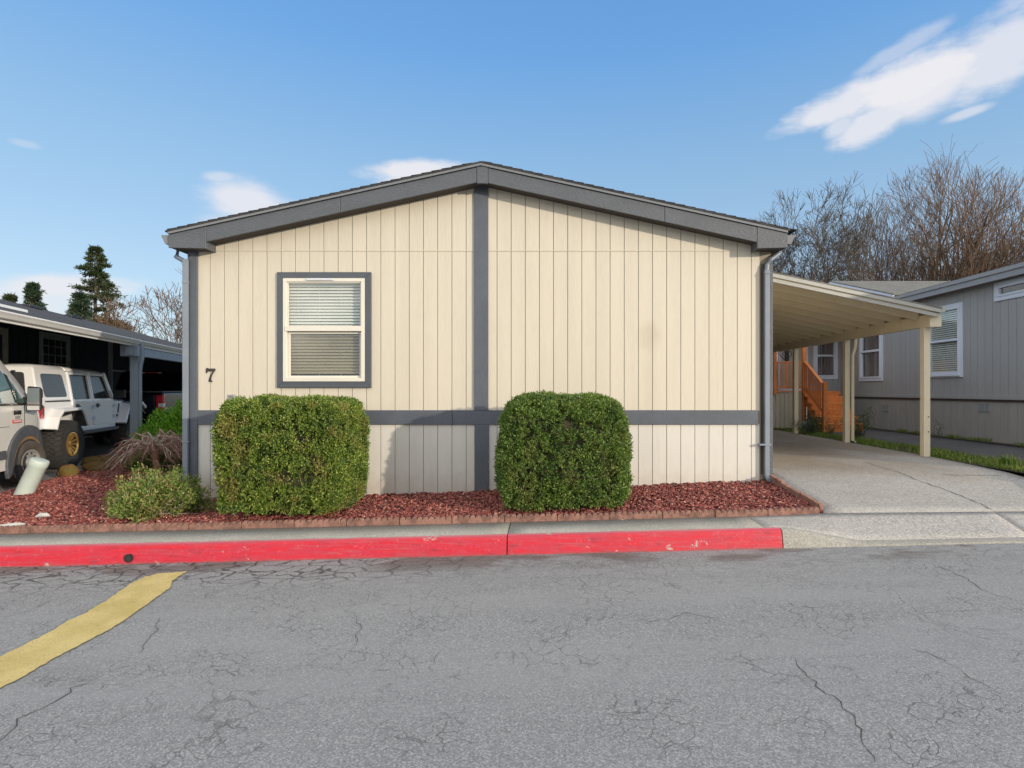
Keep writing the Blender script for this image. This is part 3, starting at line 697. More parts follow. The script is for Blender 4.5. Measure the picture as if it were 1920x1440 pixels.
boards(-.25, lambda x: ZB0 + .01, WY + .002, WY + .012).build('skirting', M['skirt_siding'], house, world=True)
# sheathing behind the boards, with the window opening left out
mb = MB()
def sh(x0, x1, z0, z1): mb.box(x0, x1, WY + .013, WY + .05, z0, z1)
sh(XL + .02, ox0, -.3, 3.3); sh(ox1, XR - .02, -.3, 3.3); sh(ox0, ox1, -.3, oz0); sh(ox0, ox1, oz1, 3.3)
mb.prism([(XL + .02, 3.3), (XR - .02, 3.3), (XR - .02, roof_top(XR) - .1), (RX, RTZ - .1), (XL + .02, roof_top(XL) - .1)], 'y', WY + .013, WY + .05)
mb.build('sheathing', M['groove_shade'], house, world=True)
mb = MB()
mb.box(XL + .02, XL + .06, WY + .05, HB, -.3, 3.45); mb.box(XR - .06, XR - .02, WY + .05, HB, -.3, 3.45); mb.box(XL + .02, XR - .02, HB, HB + .04, -.3, 3.45)
mb.build('side_wall', M['cream_siding'], house, world=True)
# dark room behind the window
mb = MB(); mb.box(ox0 - .3, ox1 + .3, WY + 1.2, WY + 1.22, oz0 - .3, oz1 + .2); mb.box(ox0 - .32, ox0 - .3, WY + .05, WY + 1.2, oz0 - .3, oz1 + .2); mb.box(ox1 + .3, ox1 + .32, WY + .05, WY + 1.2, oz0 - .3, oz1 + .2)
mb.box(ox0 - .3, ox1 + .3, WY + .05, WY + 1.2, oz0 - .32, oz0 - .3); mb.box(ox0 - .3, ox1 + .3, WY + .05, WY + 1.2, oz1 + .2, oz1 + .22)
mb.build('room', M['room_dark'], house, world=True)
# trims
MB().box(-1.004, -.80, WY - .030, WY - .0005, ZB1 + .002, roof_top(-.9) - .2).build('centre_board', M['slate_trim'], house, world=True, bevel=.003, seg=1)
MB().box(-.995, -.795, WY - .026, WY + .0015, -.2, ZB0 - .002).build('centre_board', M['slate_trim'], house, world=True, bevel=.003, seg=1)
mb = MB(); mb.box(-4.935, -1.315, WY - .024, WY - .0006, ZB0, ZB1); mb.box(-1.311, 3.04, WY - .0225, WY - .0006, ZB0, ZB1)
mb.build('belt_board', M['slate_trim'], house, world=True, bevel=.003, seg=1)
mb = MB(); mb.box(XL + .055, -4.936, WY - .028, WY - .0006, -.3, 3.42); mb.box(XL + .02, XL + .054, WY - .02, WY + .12, -.3, 3.42); mb.build('corner_board', M['slate_trim'], house, world=True, bevel=.003, seg=1)
mb = MB(); mb.box(3.125, 3.25, WY - .02, WY + .012, .05, 3.25); mb.box(3.232, 3.256, WY + .014, WY + .16, .05, 3.3); mb.build('corner_board', M['fascia_paint'], house, world=True, bevel=.003, seg=1)
# roof: shingled slab, soffit, fascia boards with boxed eaves
FL, FR = -5.20, 3.36
mb = MB()
for x0, x1 in ((FL - .03, RX), (RX, FR + .03)):
    mb.prism([(x0, roof_top(x0) - .022), (x1, roof_top(x1) - .022), (x1, roof_top(x1)), (x0, roof_top(x0))], 'y', FY - .035, HB + .3)
# shingle tabs showing as small steps along the rake
k = 0; x = FL
while x < FR:
    x1 = x + .14
    if not (x < RX < x1):
        s_ = 1 if x < RX else -1; zc = .012
        xa, xb = (x, x1) if s_ > 0 else (x1, x)
        mb.prism([(xa, roof_top(xa) + .002), (xb, roof_top(xb) + .001), (xb, roof_top(xb) + .0025), (xa, roof_top(xa) + .013)], 'y', FY - .04, HB + .3)
    x = x1
mb.build('roof', M['shingle'], house, world=True)
mb = MB()
for x0, x1 in ((FL, RX), (RX, FR)):
    mb.prism([(x0, roof_top(x0) - .055), (x1, roof_top(x1) - .055), (x1, roof_top(x1) - .024), (x0, roof_top(x0) - .024)], 'y', FY - .028, FY + .01)
mb.build('drip_edge', M['gutter_metal'], house, world=True)
mb = MB()
def fz(x, d): return roof_top(x) - d
for x0, x1 in ((FL + .52, -2.83), (-2.825, RX - .058), (RX + .10, 1.66), (1.665, FR - .42)):
    mb.prism([(x0, fz(x0, .272)), (x1, fz(x1, .272)), (x1, fz(x1, .062)), (x0, fz(x0, .062))], 'y', FY - .006, FY + .018)
mb.prism([(RX - .055, fz(RX - .055, .29)), (RX + .02, fz(RX, .30)), (RX + .097, fz(RX + .097, .285)), (RX + .097, fz(RX + .097, .058)), (RX + .02, fz(RX, .066)), (RX - .055, fz(RX - .055, .058))], 'y', FY - .014, FY + .018)
zb = 3.405
mb.prism([(FL, zb + .01), (FL + .518, zb), (FL + .518, fz(FL + .518, .060)), (FL, fz(FL, .060))], 'y', FY - .010, FY + .018)
mb.prism([(FR - .418, zb), (FR, zb + .012), (FR, fz(FR, .060)), (FR - .418, fz(FR - .418, .060))], 'y', FY - .010, FY + .018)
# returns of the eave boxes and the eave fascias running back
mb.box(FL + .498, FL + .518, FY + .02, WY, zb, zb + .16); mb.box(FR - .418, FR - .40, FY + .02, WY, zb, zb + .16)
mb.box(FL, FL + .02, FY + .02, HB + .3, zb + .03, fz(FL, .03)); mb.box(FR - .02, FR, FY + .02, HB + .3, zb + .03, fz(FR, .03))
mb.build('fascia', M['fascia_paint'], house, world=True, bevel=.004, seg=1)
mb = MB()
for x0, x1 in ((FL + .52, RX), (RX, FR - .42)):
    mb.prism([(x0, fz(x0, .255)), (x1, fz(x1, .255)), (x1, fz(x1, .245)), (x0, fz(x0, .245))], 'y', FY + .02, WY + .02)
mb.box(FL + .01, FL + .51, FY + .02, HB, zb + .015, zb + .025); mb.box(FR - .41, FR - .01, FY + .02, HB, zb + .015, zb + .025)
mb.build('soffit', M['soffit'], house, world=True)
# gutters (K profile) along both eaves
def gutter(name, side, xe, zt, y0, y1, m_, parent, wd=.115, ht=.125, wld=True):
    s_ = side; p = [(xe, zt - ht), (xe + s_ * wd * .55, zt - ht), (xe + s_ * wd * .78, zt - ht * .55), (xe + s_ * wd, zt - .02), (xe + s_ * wd, zt), (xe + s_ * (wd - .012), zt), (xe + s_ * (wd - .012), zt - .018),
              (xe + s_ * wd * .7, zt - ht * .5), (xe + s_ * wd * .5, zt - ht + .012), (xe + s_ * .012, zt - ht + .012), (xe + s_ * .012, zt), (xe, zt)]
    mb = MB().prism(p, 'y', y0, y1)
    mb.prism([(xe + s_ * .002, zt - ht + .002), (xe + s_ * wd * .55, zt - ht + .003), (xe + s_ * wd * .77, zt - ht * .55), (xe + s_ * (wd - .003), zt - .02), (xe + s_ * (wd - .003), zt - .003), (xe + s_ * .002, zt - .003)], 'y', y0 + .002, y0 + .006)
    return mb.build(name, m_, parent, world=wld)
gutter('gutter', -1, FL - .002, 3.60, FY + .02, HB, M['gutter_metal'], house)
gutter('gutter', 1, FR + .002, 3.60, FY + .02, HB, M['gutter_metal'], house)
# downspouts
mb = MB()
mb.tube([(-5.29, WY + .10, 3.50), (-5.285, WY + .06, 3.36), (-5.10, WY - .04, 3.27), (-5.085, WY - .05, 3.2)], .036, 8); 
mb.box(-5.12, -5.045, WY - .075, WY - .031, -.15, 3.30)
mb.box(-5.125, -5.04, WY - .078, WY - .03, 2.95, 2.99); mb.box(-5.125, -5.03, WY - .078, WY - .03, .70, .725)
mb.build('downspout', M['downspout_metal'], house, world=True, bevel=.008)
mb = MB()
mb.tube([(3.36, WY + .02, 3.44), (3.33, WY - .02, 3.385), (3.20, WY - .045, 3.29), (3.155, WY - .052, 3.22), (3.145, WY - .052, 3.12)], .034, 10)
mb.box(3.112, 3.178, WY - .085, WY - .024, .215, 3.15)
for z in (.66,): mb.box(3.03, 3.20, WY - .09, WY - .0005, z, z + .028)
mb.box(3.104, 3.186, WY - .092, WY - .024, 3.085, 3.115)
mb.tube([(3.145, WY - .055, .25), (3.145, WY - .10, .20), (3.145, WY - .16, .19)], .036, 8)
mb.build('downspout', M['downspout_metal'], house, world=True, bevel=.008)
MB().tube([(3.10, WY - .012, 3.25), (3.092, WY - .012, 3.1), (3.092, WY - .012, .25)], .010, 6).build('cable', M['black_plastic'], house, world=True)
# house number 7, serifed
mb = MB(); nx, nz, q = (387 - 1021) / F * WY, CH - (716 - 731) / F * WY, WY / F
seven = [(0, 0), (2, -1.2), (3, -1.2), (4.5, 0), (14, 0), (17.5, 0), (17.5, 3.5), (14.5, 7), (11.5, 12.5), (10, 17), (9.5, 20), (11, 23.5), (12, 24), (12, 25), (5.2, 25), (5.6, 20.5), (7, 16), (10, 10), (12.8, 5.4), (4.5, 5.2), (2.4, 6.2), (1.5, 8.6), (0, 8.6)]
nz0 = CH - (691 - 731) / F * WY
mb.prism([(nx + a * q * .98, nz0 - b_ * q) for a, b_ in seven], 'y', WY - .014, WY - .002)
mb.build('house_number', M['brown_black'], house, world=True, bevel=.001, seg=1)
mb = MB(); mb.box(-4.495, -4.405, WY - .03, WY - .001, 1.275, 1.385); mb.build('outlet_cover', M['grey_plastic'], house, world=True, bevel=.006)
MB().box(-4.48, -4.42, WY - .034, WY - .031, 1.33, 1.37).build('outlet_flap', M['gutter_metal'], house, world=True, bevel=.002)
# window
mb = MB(); tx0, tx1, tz0, tz1 = WIN; T = .088
for a, b_, c_, d_ in (((tx0, tz1), (tx1, tz1), (tx1 - T, tz1 - T), (tx0 + T, tz1 - T)), ((tx0, tz0), (tx0, tz1), (tx0 + T, tz1 - T), (tx0 + T, tz0 + T)),
                      ((tx1, tz1), (tx1, tz0), (tx1 - T, tz0 + T), (tx1 - T, tz1 - T)), ((tx1, tz0), (tx0, tz0), (tx0 + T, tz0 + T), (tx1 - T, tz0 + T))):
    cxm = (a[0] + b_[0] + c_[0] + d_[0]) / 4; czm = (a[1] + b_[1] + c_[1] + d_[1]) / 4
    mb.prism([(cxm + (p[0] - cxm) * .998, czm + (p[1] - czm) * .998) for p in (a, b_, c_, d_)], 'y', WY - .034, WY - .0008)
win = mb.build('window', M['slate_trim_smooth'], house, world=True, bevel=.002, seg=1)
fx0, fx1, fz0, fz1 = tx0 + T + .001, tx1 - T - .001, tz0 + T + .001, tz1 - T - .001
mb = MB(); mb.frame(fx0, fx1, fz0, fz1, .050, WY - .046, WY + .05); mb.build('frame', M['white_vinyl'], win, world=True, bevel=.003, seg=1)
zm = CH + (731 - 617) / F * WY
mb = MB(); mb.frame(fx0 + .051, fx1 - .051, zm - .028, fz1 - .051, .016, WY - .028, WY + .0)
mb.box(fx0 + .03, fx1 - .03, WY - .056, WY - .030, zm - .034, zm + .040)
mb.frame(fx0 + .053, fx1 - .053, fz0 + .052, zm - .036, .032, WY + .004, WY + .03)
mb.build('sash', M['white_vinyl'], win, world=True, bevel=.002, seg=1)
mb = MB(); hx = (fx0 + fx1) / 2 - .05; mb.box(hx - .19, hx + .19, WY - .066, WY - .0465, fz1 - .032, fz1 - .008); mb.build('awning_bar', M['white_trim'], win, world=True, bevel=.004)
MB().box(fx0 + .062, fx1 - .062, WY - .016, WY - .013, zm, fz1 - .06).build('glass', M['pane_glass'], win, world=True)
MB().box(fx0 + .08, fx1 - .08, WY + .014, WY + .017, fz0 + .08, zm - .06).build('insect_screen', M['screen_glass'], win, world=True)
mb = MB(); z = fz1 - .13; bx0, bx1 = fx0 + .03, fx1 - .03
while z > fz0 + .10:
    mb.prism([(WY + .062, z - .0195), (WY + .066, z - .0205), (WY + .098, z + .0175), (WY + .094, z + .0185)], 'x', bx0, bx1); z -= .0445
bl = mb.build('blind', M['blind'], win, world=True)
mb = MB(); mb.box(bx0, bx1, WY + .065, WY + .12, fz1 - .10, fz1 - .05); mb.build('head_rail', M['blind'], win, world=True, bevel=.004); mb = MB(); mb.box(bx0, bx1, WY + .075, WY + .115, fz0 + .055, fz0 + .085); mb.build('bottom_rail', M['blind'], win, world=True, bevel=.004)
mb = MB()
for t_ in (.12, .40, .68): mb.box(bx0 + t_ * (bx1 - bx0), bx0 + t_ * (bx1 - bx0) + .006, WY + .078, WY + .081, fz0 + .07, fz1 - .08)
mb.build('blind_cords', M['blind_cord'], win, world=True)

# ------------------------------------------------------------------ carport beside the home
cp = empty('carport', (6.65, 9.8, .25), 0, 'beige open carport with grey roof edge attached to the cream home', 'carport')
CX = 6.69; CY0, CY1 = 9.50, 19.5; CS = .2125
def cz(x): return 2.84 - CS * (x - 6.73)
mb = MB(); mb.prism([(3.24, cz(3.24) - .02), (6.73, cz(6.73) - .02), (6.73, cz(6.73) + .0), (3.24, cz(3.24))], 'y', CY0 - .03, CY1); mb.build('roof', M['grey_shingle'], cp, world=True)
mb = MB(); mb.prism([(3.24, cz(3.24) - .036), (6.73, cz(6.73) - .036), (6.73, cz(6.73) - .023), (3.24, cz(3.24) - .023)], 'y', CY0 + .03, CY1)
mb.build('ceiling', M['ceiling_paint'], cp, world=True)
mb = MB(); mb.prism([(3.24, cz(3.24) - .088), (6.73, cz(6.73) - .088), (6.73, cz(6.73) - .021), (3.24, cz(3.24) - .021)], 'y', CY0 - .025, CY0 + .0)
mb.prism([(3.24, cz(3.24) - .165), (6.68, cz(6.68) - .165), (6.68, cz(6.68) - .10), (3.24, cz(3.24) - .10)], 'y', CY0 + .002, CY0 + .028)
mb.build('fascia', M['carport_trim'], cp, world=True, bevel=.003, seg=1)
y = CY0 + .40; 
while y < CY1 - .1:
    mb = MB(); mb.prism([(3.24, cz(3.24) - .185), (6.612, cz(6.612) - .185), (6.612, cz(6.612) - .037), (3.24, cz(3.24) - .037)], 'y', y, y + .042)
    mb.build('rafter', M['beige_paint'], cp, world=True); y += .50
mb = MB(); mb.box(6.615, 6.705, CY0 + .10, CY1, 2.545, 2.75); mb.build('beam', M['beige_paint'], cp, world=True, bevel=.004, seg=1)
for i, yy in enumerate((9.80, 12.36, 14.86, 17.4)):
    mb = MB(); mb.box(6.605, 6.715, yy - .055, yy + .055, drive_z(6.66, yy) - .02, 2.544)
    post = mb.build('post', M['beige_paint'], cp, world=True, bevel=.004, seg=1)
    if i == 0:
        mb = MB(); mb.box(6.606, 6.80, yy - .21, yy - .115, 2.53, 2.745); mb.build('beam_cap', M['beige_paint'], cp, world=True, bevel=.003, seg=1)
        for z in (.98, .72):
            mb = MB(); mb.lathe([(0, .001), (0, .012), (.004, .012)], (6.68, yy - .0602, z), (0, 1, 0), 10); mb.build('bolt', M['brown_black'], post, world=True)
gutter('gutter', 1, 6.735, 2.865, CY0, CY1, M['carport_trim'], cp, .10, .095)
mb = MB(); yy = 12.36
mb.tube([(6.80, yy - .10, 2.80), (6.82, yy - .10, 2.60), (6.80, yy - .10, 2.38), (6.75, yy - .09, 2.20), (6.75, yy - .09, .34), (6.83, yy - .12, .27)], .034, 8)
mb.build('downspout', M['beige_paint'], cp, world=True, smooth=True)

# ------------------------------------------------------------------ grass strip, path
grid('verge', list(AR(6.72, 7.56, .12)), list(AR(6.6, 21, .4)), lambda x, y: .258 + .01 * mnoise.noise(Vector((x * 5, y * 3, 0))) + (0.02 if x < 7.4 else .0), M['soil'])
def path_z(x, y): return lin(x, [7.5, 9.35], [.285, .33])
slab('path', 7.52, 9.34, 6.0, 26, path_z, M['dark_path'], .4, .08)
grid('verge', [9.3, 9.45, 9.6], list(AR(6, 22, .4)), lambda x, y: .345, M['soil'])
def blades(name, n_, xf, label, m_, hmin=.03, hmax=.09, wid=.004, zoff=0, zf=None, kind='stuff'):
    """thin bent grass blades: xf(n) gives x, y"""
    x, y = xf(n_); n_ = len(x); z = np.array([zf(a, b_) for a, b_ in zip(x, y)]) + zoff
    h = rng.uniform(hmin, hmax, n_); a = rng.uniform(0, 2 * np.pi, n_); lean = rng.uniform(.1, .9, n_) * h; w_ = rng.uniform(.6, 1.4, n_) * wid
    dx, dy = np.cos(a), np.sin(a)
    P = np.stack([x, y, z], 1); side = np.stack([-dy, dx, np.zeros(n_)], 1) * w_[:, None]; D = np.stack([dx, dy, np.zeros(n_)], 1)
    mid_ = P + D * (lean * .35)[:, None] + np.array([0, 0, 1]) * (h * .6)[:, None]; tip = P + D * lean[:, None] + np.array([0, 0, 1]) * h[:, None]
    V = np.stack([P - side, P + side, mid_ + side * .8, mid_ - side * .8, tip], 1).reshape(-1, 3)
    b_ = (np.arange(n_) * 5)[:, None]
    Fq = np.concatenate([b_ + np.array([[0, 1, 2]]), b_ + np.array([[0, 2, 3]]), b_ + np.array([[3, 2, 4]])], 0)
    return tag(fast_mesh(name, V, Fq, m_), kind=kind, label=label)
def strip_xy(n_):
    y = 7.3 + (rng.random(n_) ** 1.5) * 12.5; x = rng.uniform(6.76, 7.54, n_)
    nn = np.array([mnoise.noise(Vector((a * 2.2, b_ * 1.3, 0))) for a, b_ in zip(x, y)])
    k = nn + rng.uniform(-.25, .45, n_) > -.02; return x[k], y[k]
blades('grass', 34000, strip_xy, 'short patchy grass between the driveway and the dark path', M['grass_blade'], .03, .105, .005, zf=lambda x, y: .265)
def weed_xy(n_):
    y = 6.5 + (rng.random(n_)) * 12; x = 9.42 + rng.normal(0, .06, n_); nn = np.array([mnoise.noise(Vector((0, b_ * 1.6, 4))) for b_ in y]); k = nn > .05
    return np.clip(x, 9.34, 9.54)[k], y[k]
blades('weeds', 5000, weed_xy, 'thin weeds along the foot of the grey house wall', M['grass_blade'], .02, .10, .004, zf=lambda x, y: .345)
# litter of small leaves in the verge and along the far wall
n_ = 9000; x = rng.uniform(6.74, 7.54, n_); y = 7.3 + rng.random(n_) ** 1.2 * 12.5
far = rng.random(n_) < .45; x[far] = rng.uniform(4.5, 7.5, far.sum()); y[far] = rng.uniform(16.2, 17.0, far.sum()) - (x[far] - 6.7) * .2
a = rng.uniform(0, 6.28, n_); s_ = rng.uniform(.008, .022, n_); P = np.stack([x, y, np.where(far, .285, .272) + rng.uniform(0, .03, n_)], 1)
u = np.stack([np.cos(a), np.sin(a), rng.uniform(-.4, .4, n_)], 1) * s_[:, None]; v_ = np.stack([-np.sin(a), np.cos(a), rng.uniform(-.4, .4, n_)], 1) * (s_ * .6)[:, None]
tag(fast_mesh('leaf_litter', np.stack([P - u, P - v_, P + u, P + v_], 1).reshape(-1, 3), (np.arange(n_) * 4)[:, None] + np.arange(4)[None], M['leaf_litter']), kind='stuff', label='brown leaf litter in the bare soil strip')

# ------------------------------------------------------------------ grey house on the right
gh = empty('grey_house', (9.55, 12, .3), 0, 'grey panelled house with white framed windows beyond the carport', 'house')
GX = 9.55; GY0, GY1 = 6.2, 18.1
def gwall_boards(name, m_, z0, z1f, holes, x0=GX, step=.205, y0=GY0, y1=GY1, xo=0):
    mb = MB(); y = y0
    while y < y1 - .01:
        a, b_ = y + .004, min(y + step, y1) - .004
        cuts = [(h0, h1, k0, k1) for (h0, h1, k0, k1) in holes if b_ > h0 and a < h1]
        top = z1f
        if not cuts: mb.box(x0 + xo, x0 + xo + .014, a, b_, z0, top)
        else:
            h0, h1, k0, k1 = cuts[0]
            if a < h0: mb.box(x0 + xo, x0 + xo + .014, a, h0, z0, top)
            if b_ > h1: mb.box(x0 + xo, x0 + xo + .014, h1, b_, z0, top)
            ia, ib = max(a, h0), min(b_, h1)
            if k0 > z0: mb.box(x0 + xo, x0 + xo + .014, ia, ib, z0, min(k0, top))
            if k1 < top: mb.box(x0 + xo, x0 + xo + .014, ia, ib, max(k1, z0), top)
        y += step
    return mb.build(name, m_, gh, world=True)
def gy(px): return GX * F / (px - 1021)                       # depth on the side wall that the photo shows at px
def gzz(px, py): return CH - (py - 731) / F * gy(px)
w1 = (gy(1806), gy(1738), 1.80, 3.60); w1 = (gy(1806), gy(1806) + 1.22, gzz(1806, 707), gzz(1806, 566))
w2 = (gy(1656), gy(1612), gzz(1656, 714), gzz(1656, 714) + (w1[3] - w1[2]))
w3y = gy(1866); w3 = (w3y - 1.75, w3y, gzz(1866, 566), gzz(1866, 531))
holes = [tuple(q) for q in (w1, w2, w3)]; holes = [(a + .05, b_ - .05, c_ + .05, d_ - .05) for a, b_, c_, d_ in holes]
gwall_boards('wall', M['grey_siding'], 1.245, 3.86, holes)
gwall_boards('skirting', M['grey_skirt'], .28, 1.20, [], xo=.010)
mb = MB(); mb.box(GX + .015, GX + .05, GY0, GY1, .28, 1.2)
def shx(y0, y1, z0, z1): mb.box(GX + .015, GX + .05, y0, y1, z0, z1)
order = sorted(holes); yy = GY0
for h0, h1, k0, k1 in order:
    shx(yy, h0, 1.2, 3.86); shx(h0, h1, 1.2, k0); shx(h0, h1, k1, 3.86); yy = h1
shx(yy, GY1, 1.2, 3.86)
mb.build('sheathing', M['grey_trim'], gh, world=True)
mb = MB(); mb.box(GX - .012, GX + .014, GY0, GY1, 1.245, 1.33); mb.build('belt_board', M['grey_siding'], gh, world=True, bevel=.003, seg=1)
mb = MB(); mb.box(GX - .02, GX + .03, GY0, GY1, 1.205, 1.24); mb.build('drip_cap', M['brown_black'], gh, world=True)
def gwin(y0, y1, z0, z1, kind):
    mb = MB(); mb.frame_x(y0, y1, z0, z1, .085, GX - .030, GX + .0145); wn = mb.build('window', M['white_trim'], gh, world=True, bevel=.003, seg=1)
    mb = MB(); mb.frame_x(y0 + .086, y1 - .086, z0 + .086, z1 - .086, .045, GX - .045, GX + .04)
    if kind != 'transom': zm_ = (z0 + z1) / 2 + .02; mb.box(GX - .050, GX + .03, y0 + .10, y1 - .10, zm_ - .03, zm_ + .03)
    if kind == 'blind': mb.box(GX - .062, GX + .0, y0 + .06, y1 - .06, z0 + .03, z0 + .085)
    mb.build('frame', M['white_trim'], wn, world=True, bevel=.003, seg=1)
    MB().box(GX + .006, GX + .010, y0 + .13, y1 - .13, z0 + .13, z1 - .13).build('glass', M['pane_glass'], wn, world=True)
    if kind == 'blind':
        mb = MB(); z = z1 - .16
        while z > z0 + .14: mb.prism([(GX + .02, z - .020), (GX + .024, z - .021), (GX + .055, z + .018), (GX + .051, z + .019)], 'y', y0 + .10, y1 - .10); z -= .05
        mb.build('blind', M['blind'], wn, world=True)
    elif kind == 'curtain':
        n_ = 90; V = []; 
        for k in range(n_ + 1):
            t_ = k / n_; y = y0 + .10 + t_ * (y1 - y0 - .2); x_ = GX + .10 + .028 * math.sin(t_ * 58) + .015 * math.sin(t_ * 23); V += [(x_, y, z0 + .1), (x_, y, z1 - .1)]
        mb = MB(); mb.add(V, [(2 * i, 2 * i + 1, 2 * i + 3, 2 * i + 2) for i in range(n_)]); mb.build('curtain', M['curtain'], wn, world=True, smooth=True)
    mb = MB(); mb.box(GX + .5, GX + .52, y0 - .3, y1 + .3, z0 - .3, z1 + .2); mb.box(GX + .06, GX + .5, y0 - .02, y0, z0, z1); mb.box(GX + .06, GX + .5, y1, y1 + .02, z0, z1); mb.build('room', M['room_dark'], wn, world=True)
    return wn
mat('curtain', (.17, .125, .125), .9, var=.2, vs=4)
gwin(*w1, 'blind'); gwin(*w2, 'curtain'); gwin(*w3, 'transom')
for px in (1660, 1845):
    y = gy(px); mb = MB(); zc = CH - (765 - 731) / F * y + (.0 if px < 1700 else .015)
    mb.frame_x(y - .15, y + .15, zc - .09, zc + .09, .016, GX - .006, GX + .010); mb.box(GX - .004, GX + .010, y - .01, y + .01, zc - .075, zc + .075)
    vt = mb.build('vent', M['grey_trim'], gh, world=True)
    mb = MB(); z = zc - .07
    while z < zc + .07: mb.prism([(GX - .004, z), (GX + .006, z + .011), (GX + .008, z + .011), (GX - .002, z)], 'y', y - .135, y + .135); z += .017
    mb.build('louvre', M['grey_plastic'], vt, world=True)
# main roof: eave along the wall, rising to a ridge further right
EX = 9.30
mb = MB()
mb.prism([(EX, 3.945), (EX + 4.2, 4.86), (EX + 8.4, 3.945), (EX + 8.4, 3.92), (EX + 4.2, 4.83), (EX, 3.92)], 'y', GY0 - .3, 14.9); mb.build('roof', M['grey_shingle'], gh, world=True)
mb = MB(); mb.box(EX, EX + .025, GY0 - .3, 14.9, 3.71, 3.86); mb.box(EX - .03, EX + .0, GY0 - .3, 14.9, 3.84, 3.92); mb.box(EX + .026, GX + .05, GY0 - .3, 14.9, 3.74, 3.755)
mb.build('fascia', M['grey_trim'], gh, world=True, bevel=.004, seg=1)
mb = MB(); mb.prism([(GX, 3.86), (EX + 4.2, 4.82), (17.5, 3.86)], 'y', GY0, GY0 + .02); mb.box(GX, 17.5, GY0 - .02, GY0, .28, 3.86); mb.build('gable_wall', M['grey_siding'], gh, world=True); MB().box(GX, 17.5, 22, 22.02, .28, 3.9).build('back_wall', M['grey_siding'], gh, world=True)
# cross wing roof: ridge along X, slope facing the street
mb = MB(); mb.prism([(14.85, 4.00), (18.2, 4.99), (21.6, 4.00), (21.6, 3.97), (18.2, 4.95), (14.85, 3.965)], 'x', 9.27, 19); mb.build('wing_roof', M['grey_shingle'], gh, world=True)
mb = MB(); mb.prism([(14.85, 3.84), (18.2, 4.83), (18.2, 4.955), (14.85, 3.962)], 'x', 9.25, 9.275); mb.build('rake_board', M['white_trim'], gh, world=True)
mb = MB(); mb.prism([(14.9, 3.8), (18.2, 4.85), (18.2, 3.8)], 'x', GX, GX + .02); mb.build('wing_gable', M['grey_siding'], gh, world=True)
# front-facing wall of the entrance recess
FWY = 18.1
mb = MB(); hx0, hx1 = at(1524, 700, FWY).x, at(1570, 700, FWY).x; hz0, hz1 = at(0, 711, FWY).z, at(0, 711, FWY).z + 1.75
dX0, dX1 = at(1458, 0, FWY).x, at(1514, 0, FWY).x
x = 5.2
while x < GX:
    a, b_ = x + .004, min(x + .205, GX) - .004
    if b_ > dX0 and a < dX1 - .05: pass
    else:
        if b_ > hx0 + .05 and a < hx1 - .05:
            mb.box(a, b_, FWY - .014, FWY, .3, hz0 + .05); mb.box(a, b_, FWY - .014, FWY, hz1 - .05, 3.45)
            if a < hx0 + .05: mb.box(a, hx0 + .05, FWY - .014, FWY, hz0 + .05, hz1 - .05)
            if b_ > hx1 - .05: mb.box(hx1 - .05, b_, FWY - .014, FWY, hz0 + .05, hz1 - .05)
        else: mb.box(a, b_, FWY - .014, FWY, .3, 3.45)
    x += .205
mb.build('porch_wall', M['grey_siding'], gh, world=True)
mb = MB(); mb.box(GX - .075, GX + .0, FWY - .045, FWY - .015, .3, 3.45); mb.build('corner_board', M['grey_trim'], gh, world=True)
mb = MB(); mb.frame(hx0, hx1, hz0, hz1, .085, FWY - .045, FWY - .0142); wn = mb.build('window', M['white_trim'], gh, world=True, bevel=.003, seg=1)
mb = MB(); mb.frame(hx0 + .086, hx1 - .086, hz0 + .086, hz1 - .086, .045, FWY - .055, FWY + .03); zm_ = at(0, 667, FWY).z; mb.box(hx0 + .09, hx1 - .09, FWY - .062, FWY + .02, zm_ - .03, zm_ + .03); mb.build('frame', M['white_trim'], wn, world=True, bevel=.003, seg=1)
MB().box(hx0 + .13, hx1 - .13, FWY - .01, FWY - .006, hz0 + .13, hz1 - .13).build('glass', M['pane_glass'], wn, world=True)
n_ = 60; V = []
for k in range(n_ + 1):
    t_ = k / n_; V += [(hx0 + .08 + t_ * (hx1 - hx0 - .16), FWY + .08 + .025 * math.sin(t_ * 40), hz0 + .1), (hx0 + .08 + t_ * (hx1 - hx0 - .16), FWY + .08 + .025 * math.sin(t_ * 40), hz1 - .1)]
MB().add(V, [(2 * i, 2 * i + 1, 2 * i + 3, 2 * i + 2) for i in range(n_)]).build('curtain', M['curtain'], wn, world=True, smooth=True)
MB().box(hx0 - .2, hx1 + .2, FWY + .6, FWY + .62, hz0 - .2, hz1 + .2).build('room', M['room_dark'], wn, world=True)
DZ = at(0, 733, 16.6).z    # deck floor
mb = MB(); mb.frame(dX0, dX1, DZ + .0, DZ + 2.15, .10, FWY - .05, FWY + .01); dr = mb.build('door', M['white_trim'], gh, world=True)
mb = MB(); mb.box(dX0 + .11, dX1 - .11, FWY - .02, FWY + .01, DZ + .02, DZ + 2.04); mb.build('door_leaf', M['deck_skirt'], dr, world=True)
mb = MB(); mb.box(dX0 + .22, dX0 + .36, FWY - .03, FWY - .021, DZ + .9, DZ + 1.9); mb.build('door_light', M['car_glass'], dr, world=True)
mb = MB(); mb.lathe([(0, .001), (0, .03), (.05, .03), (.06, .001)], (dX1 - .18, FWY - .09, DZ + 1.0), (0, 1, 0), 12); mb.build('handle', M['brass'], dr, world=True)
mb = MB(); mb.prism([(5.0, 3.46), (GX + .3, 3.46), (GX + .3, 3.52), (5.0, 3.52)], 'y', 16.7, 19.5); mb.build('porch_roof', M['grey_trim'], gh, world=True)

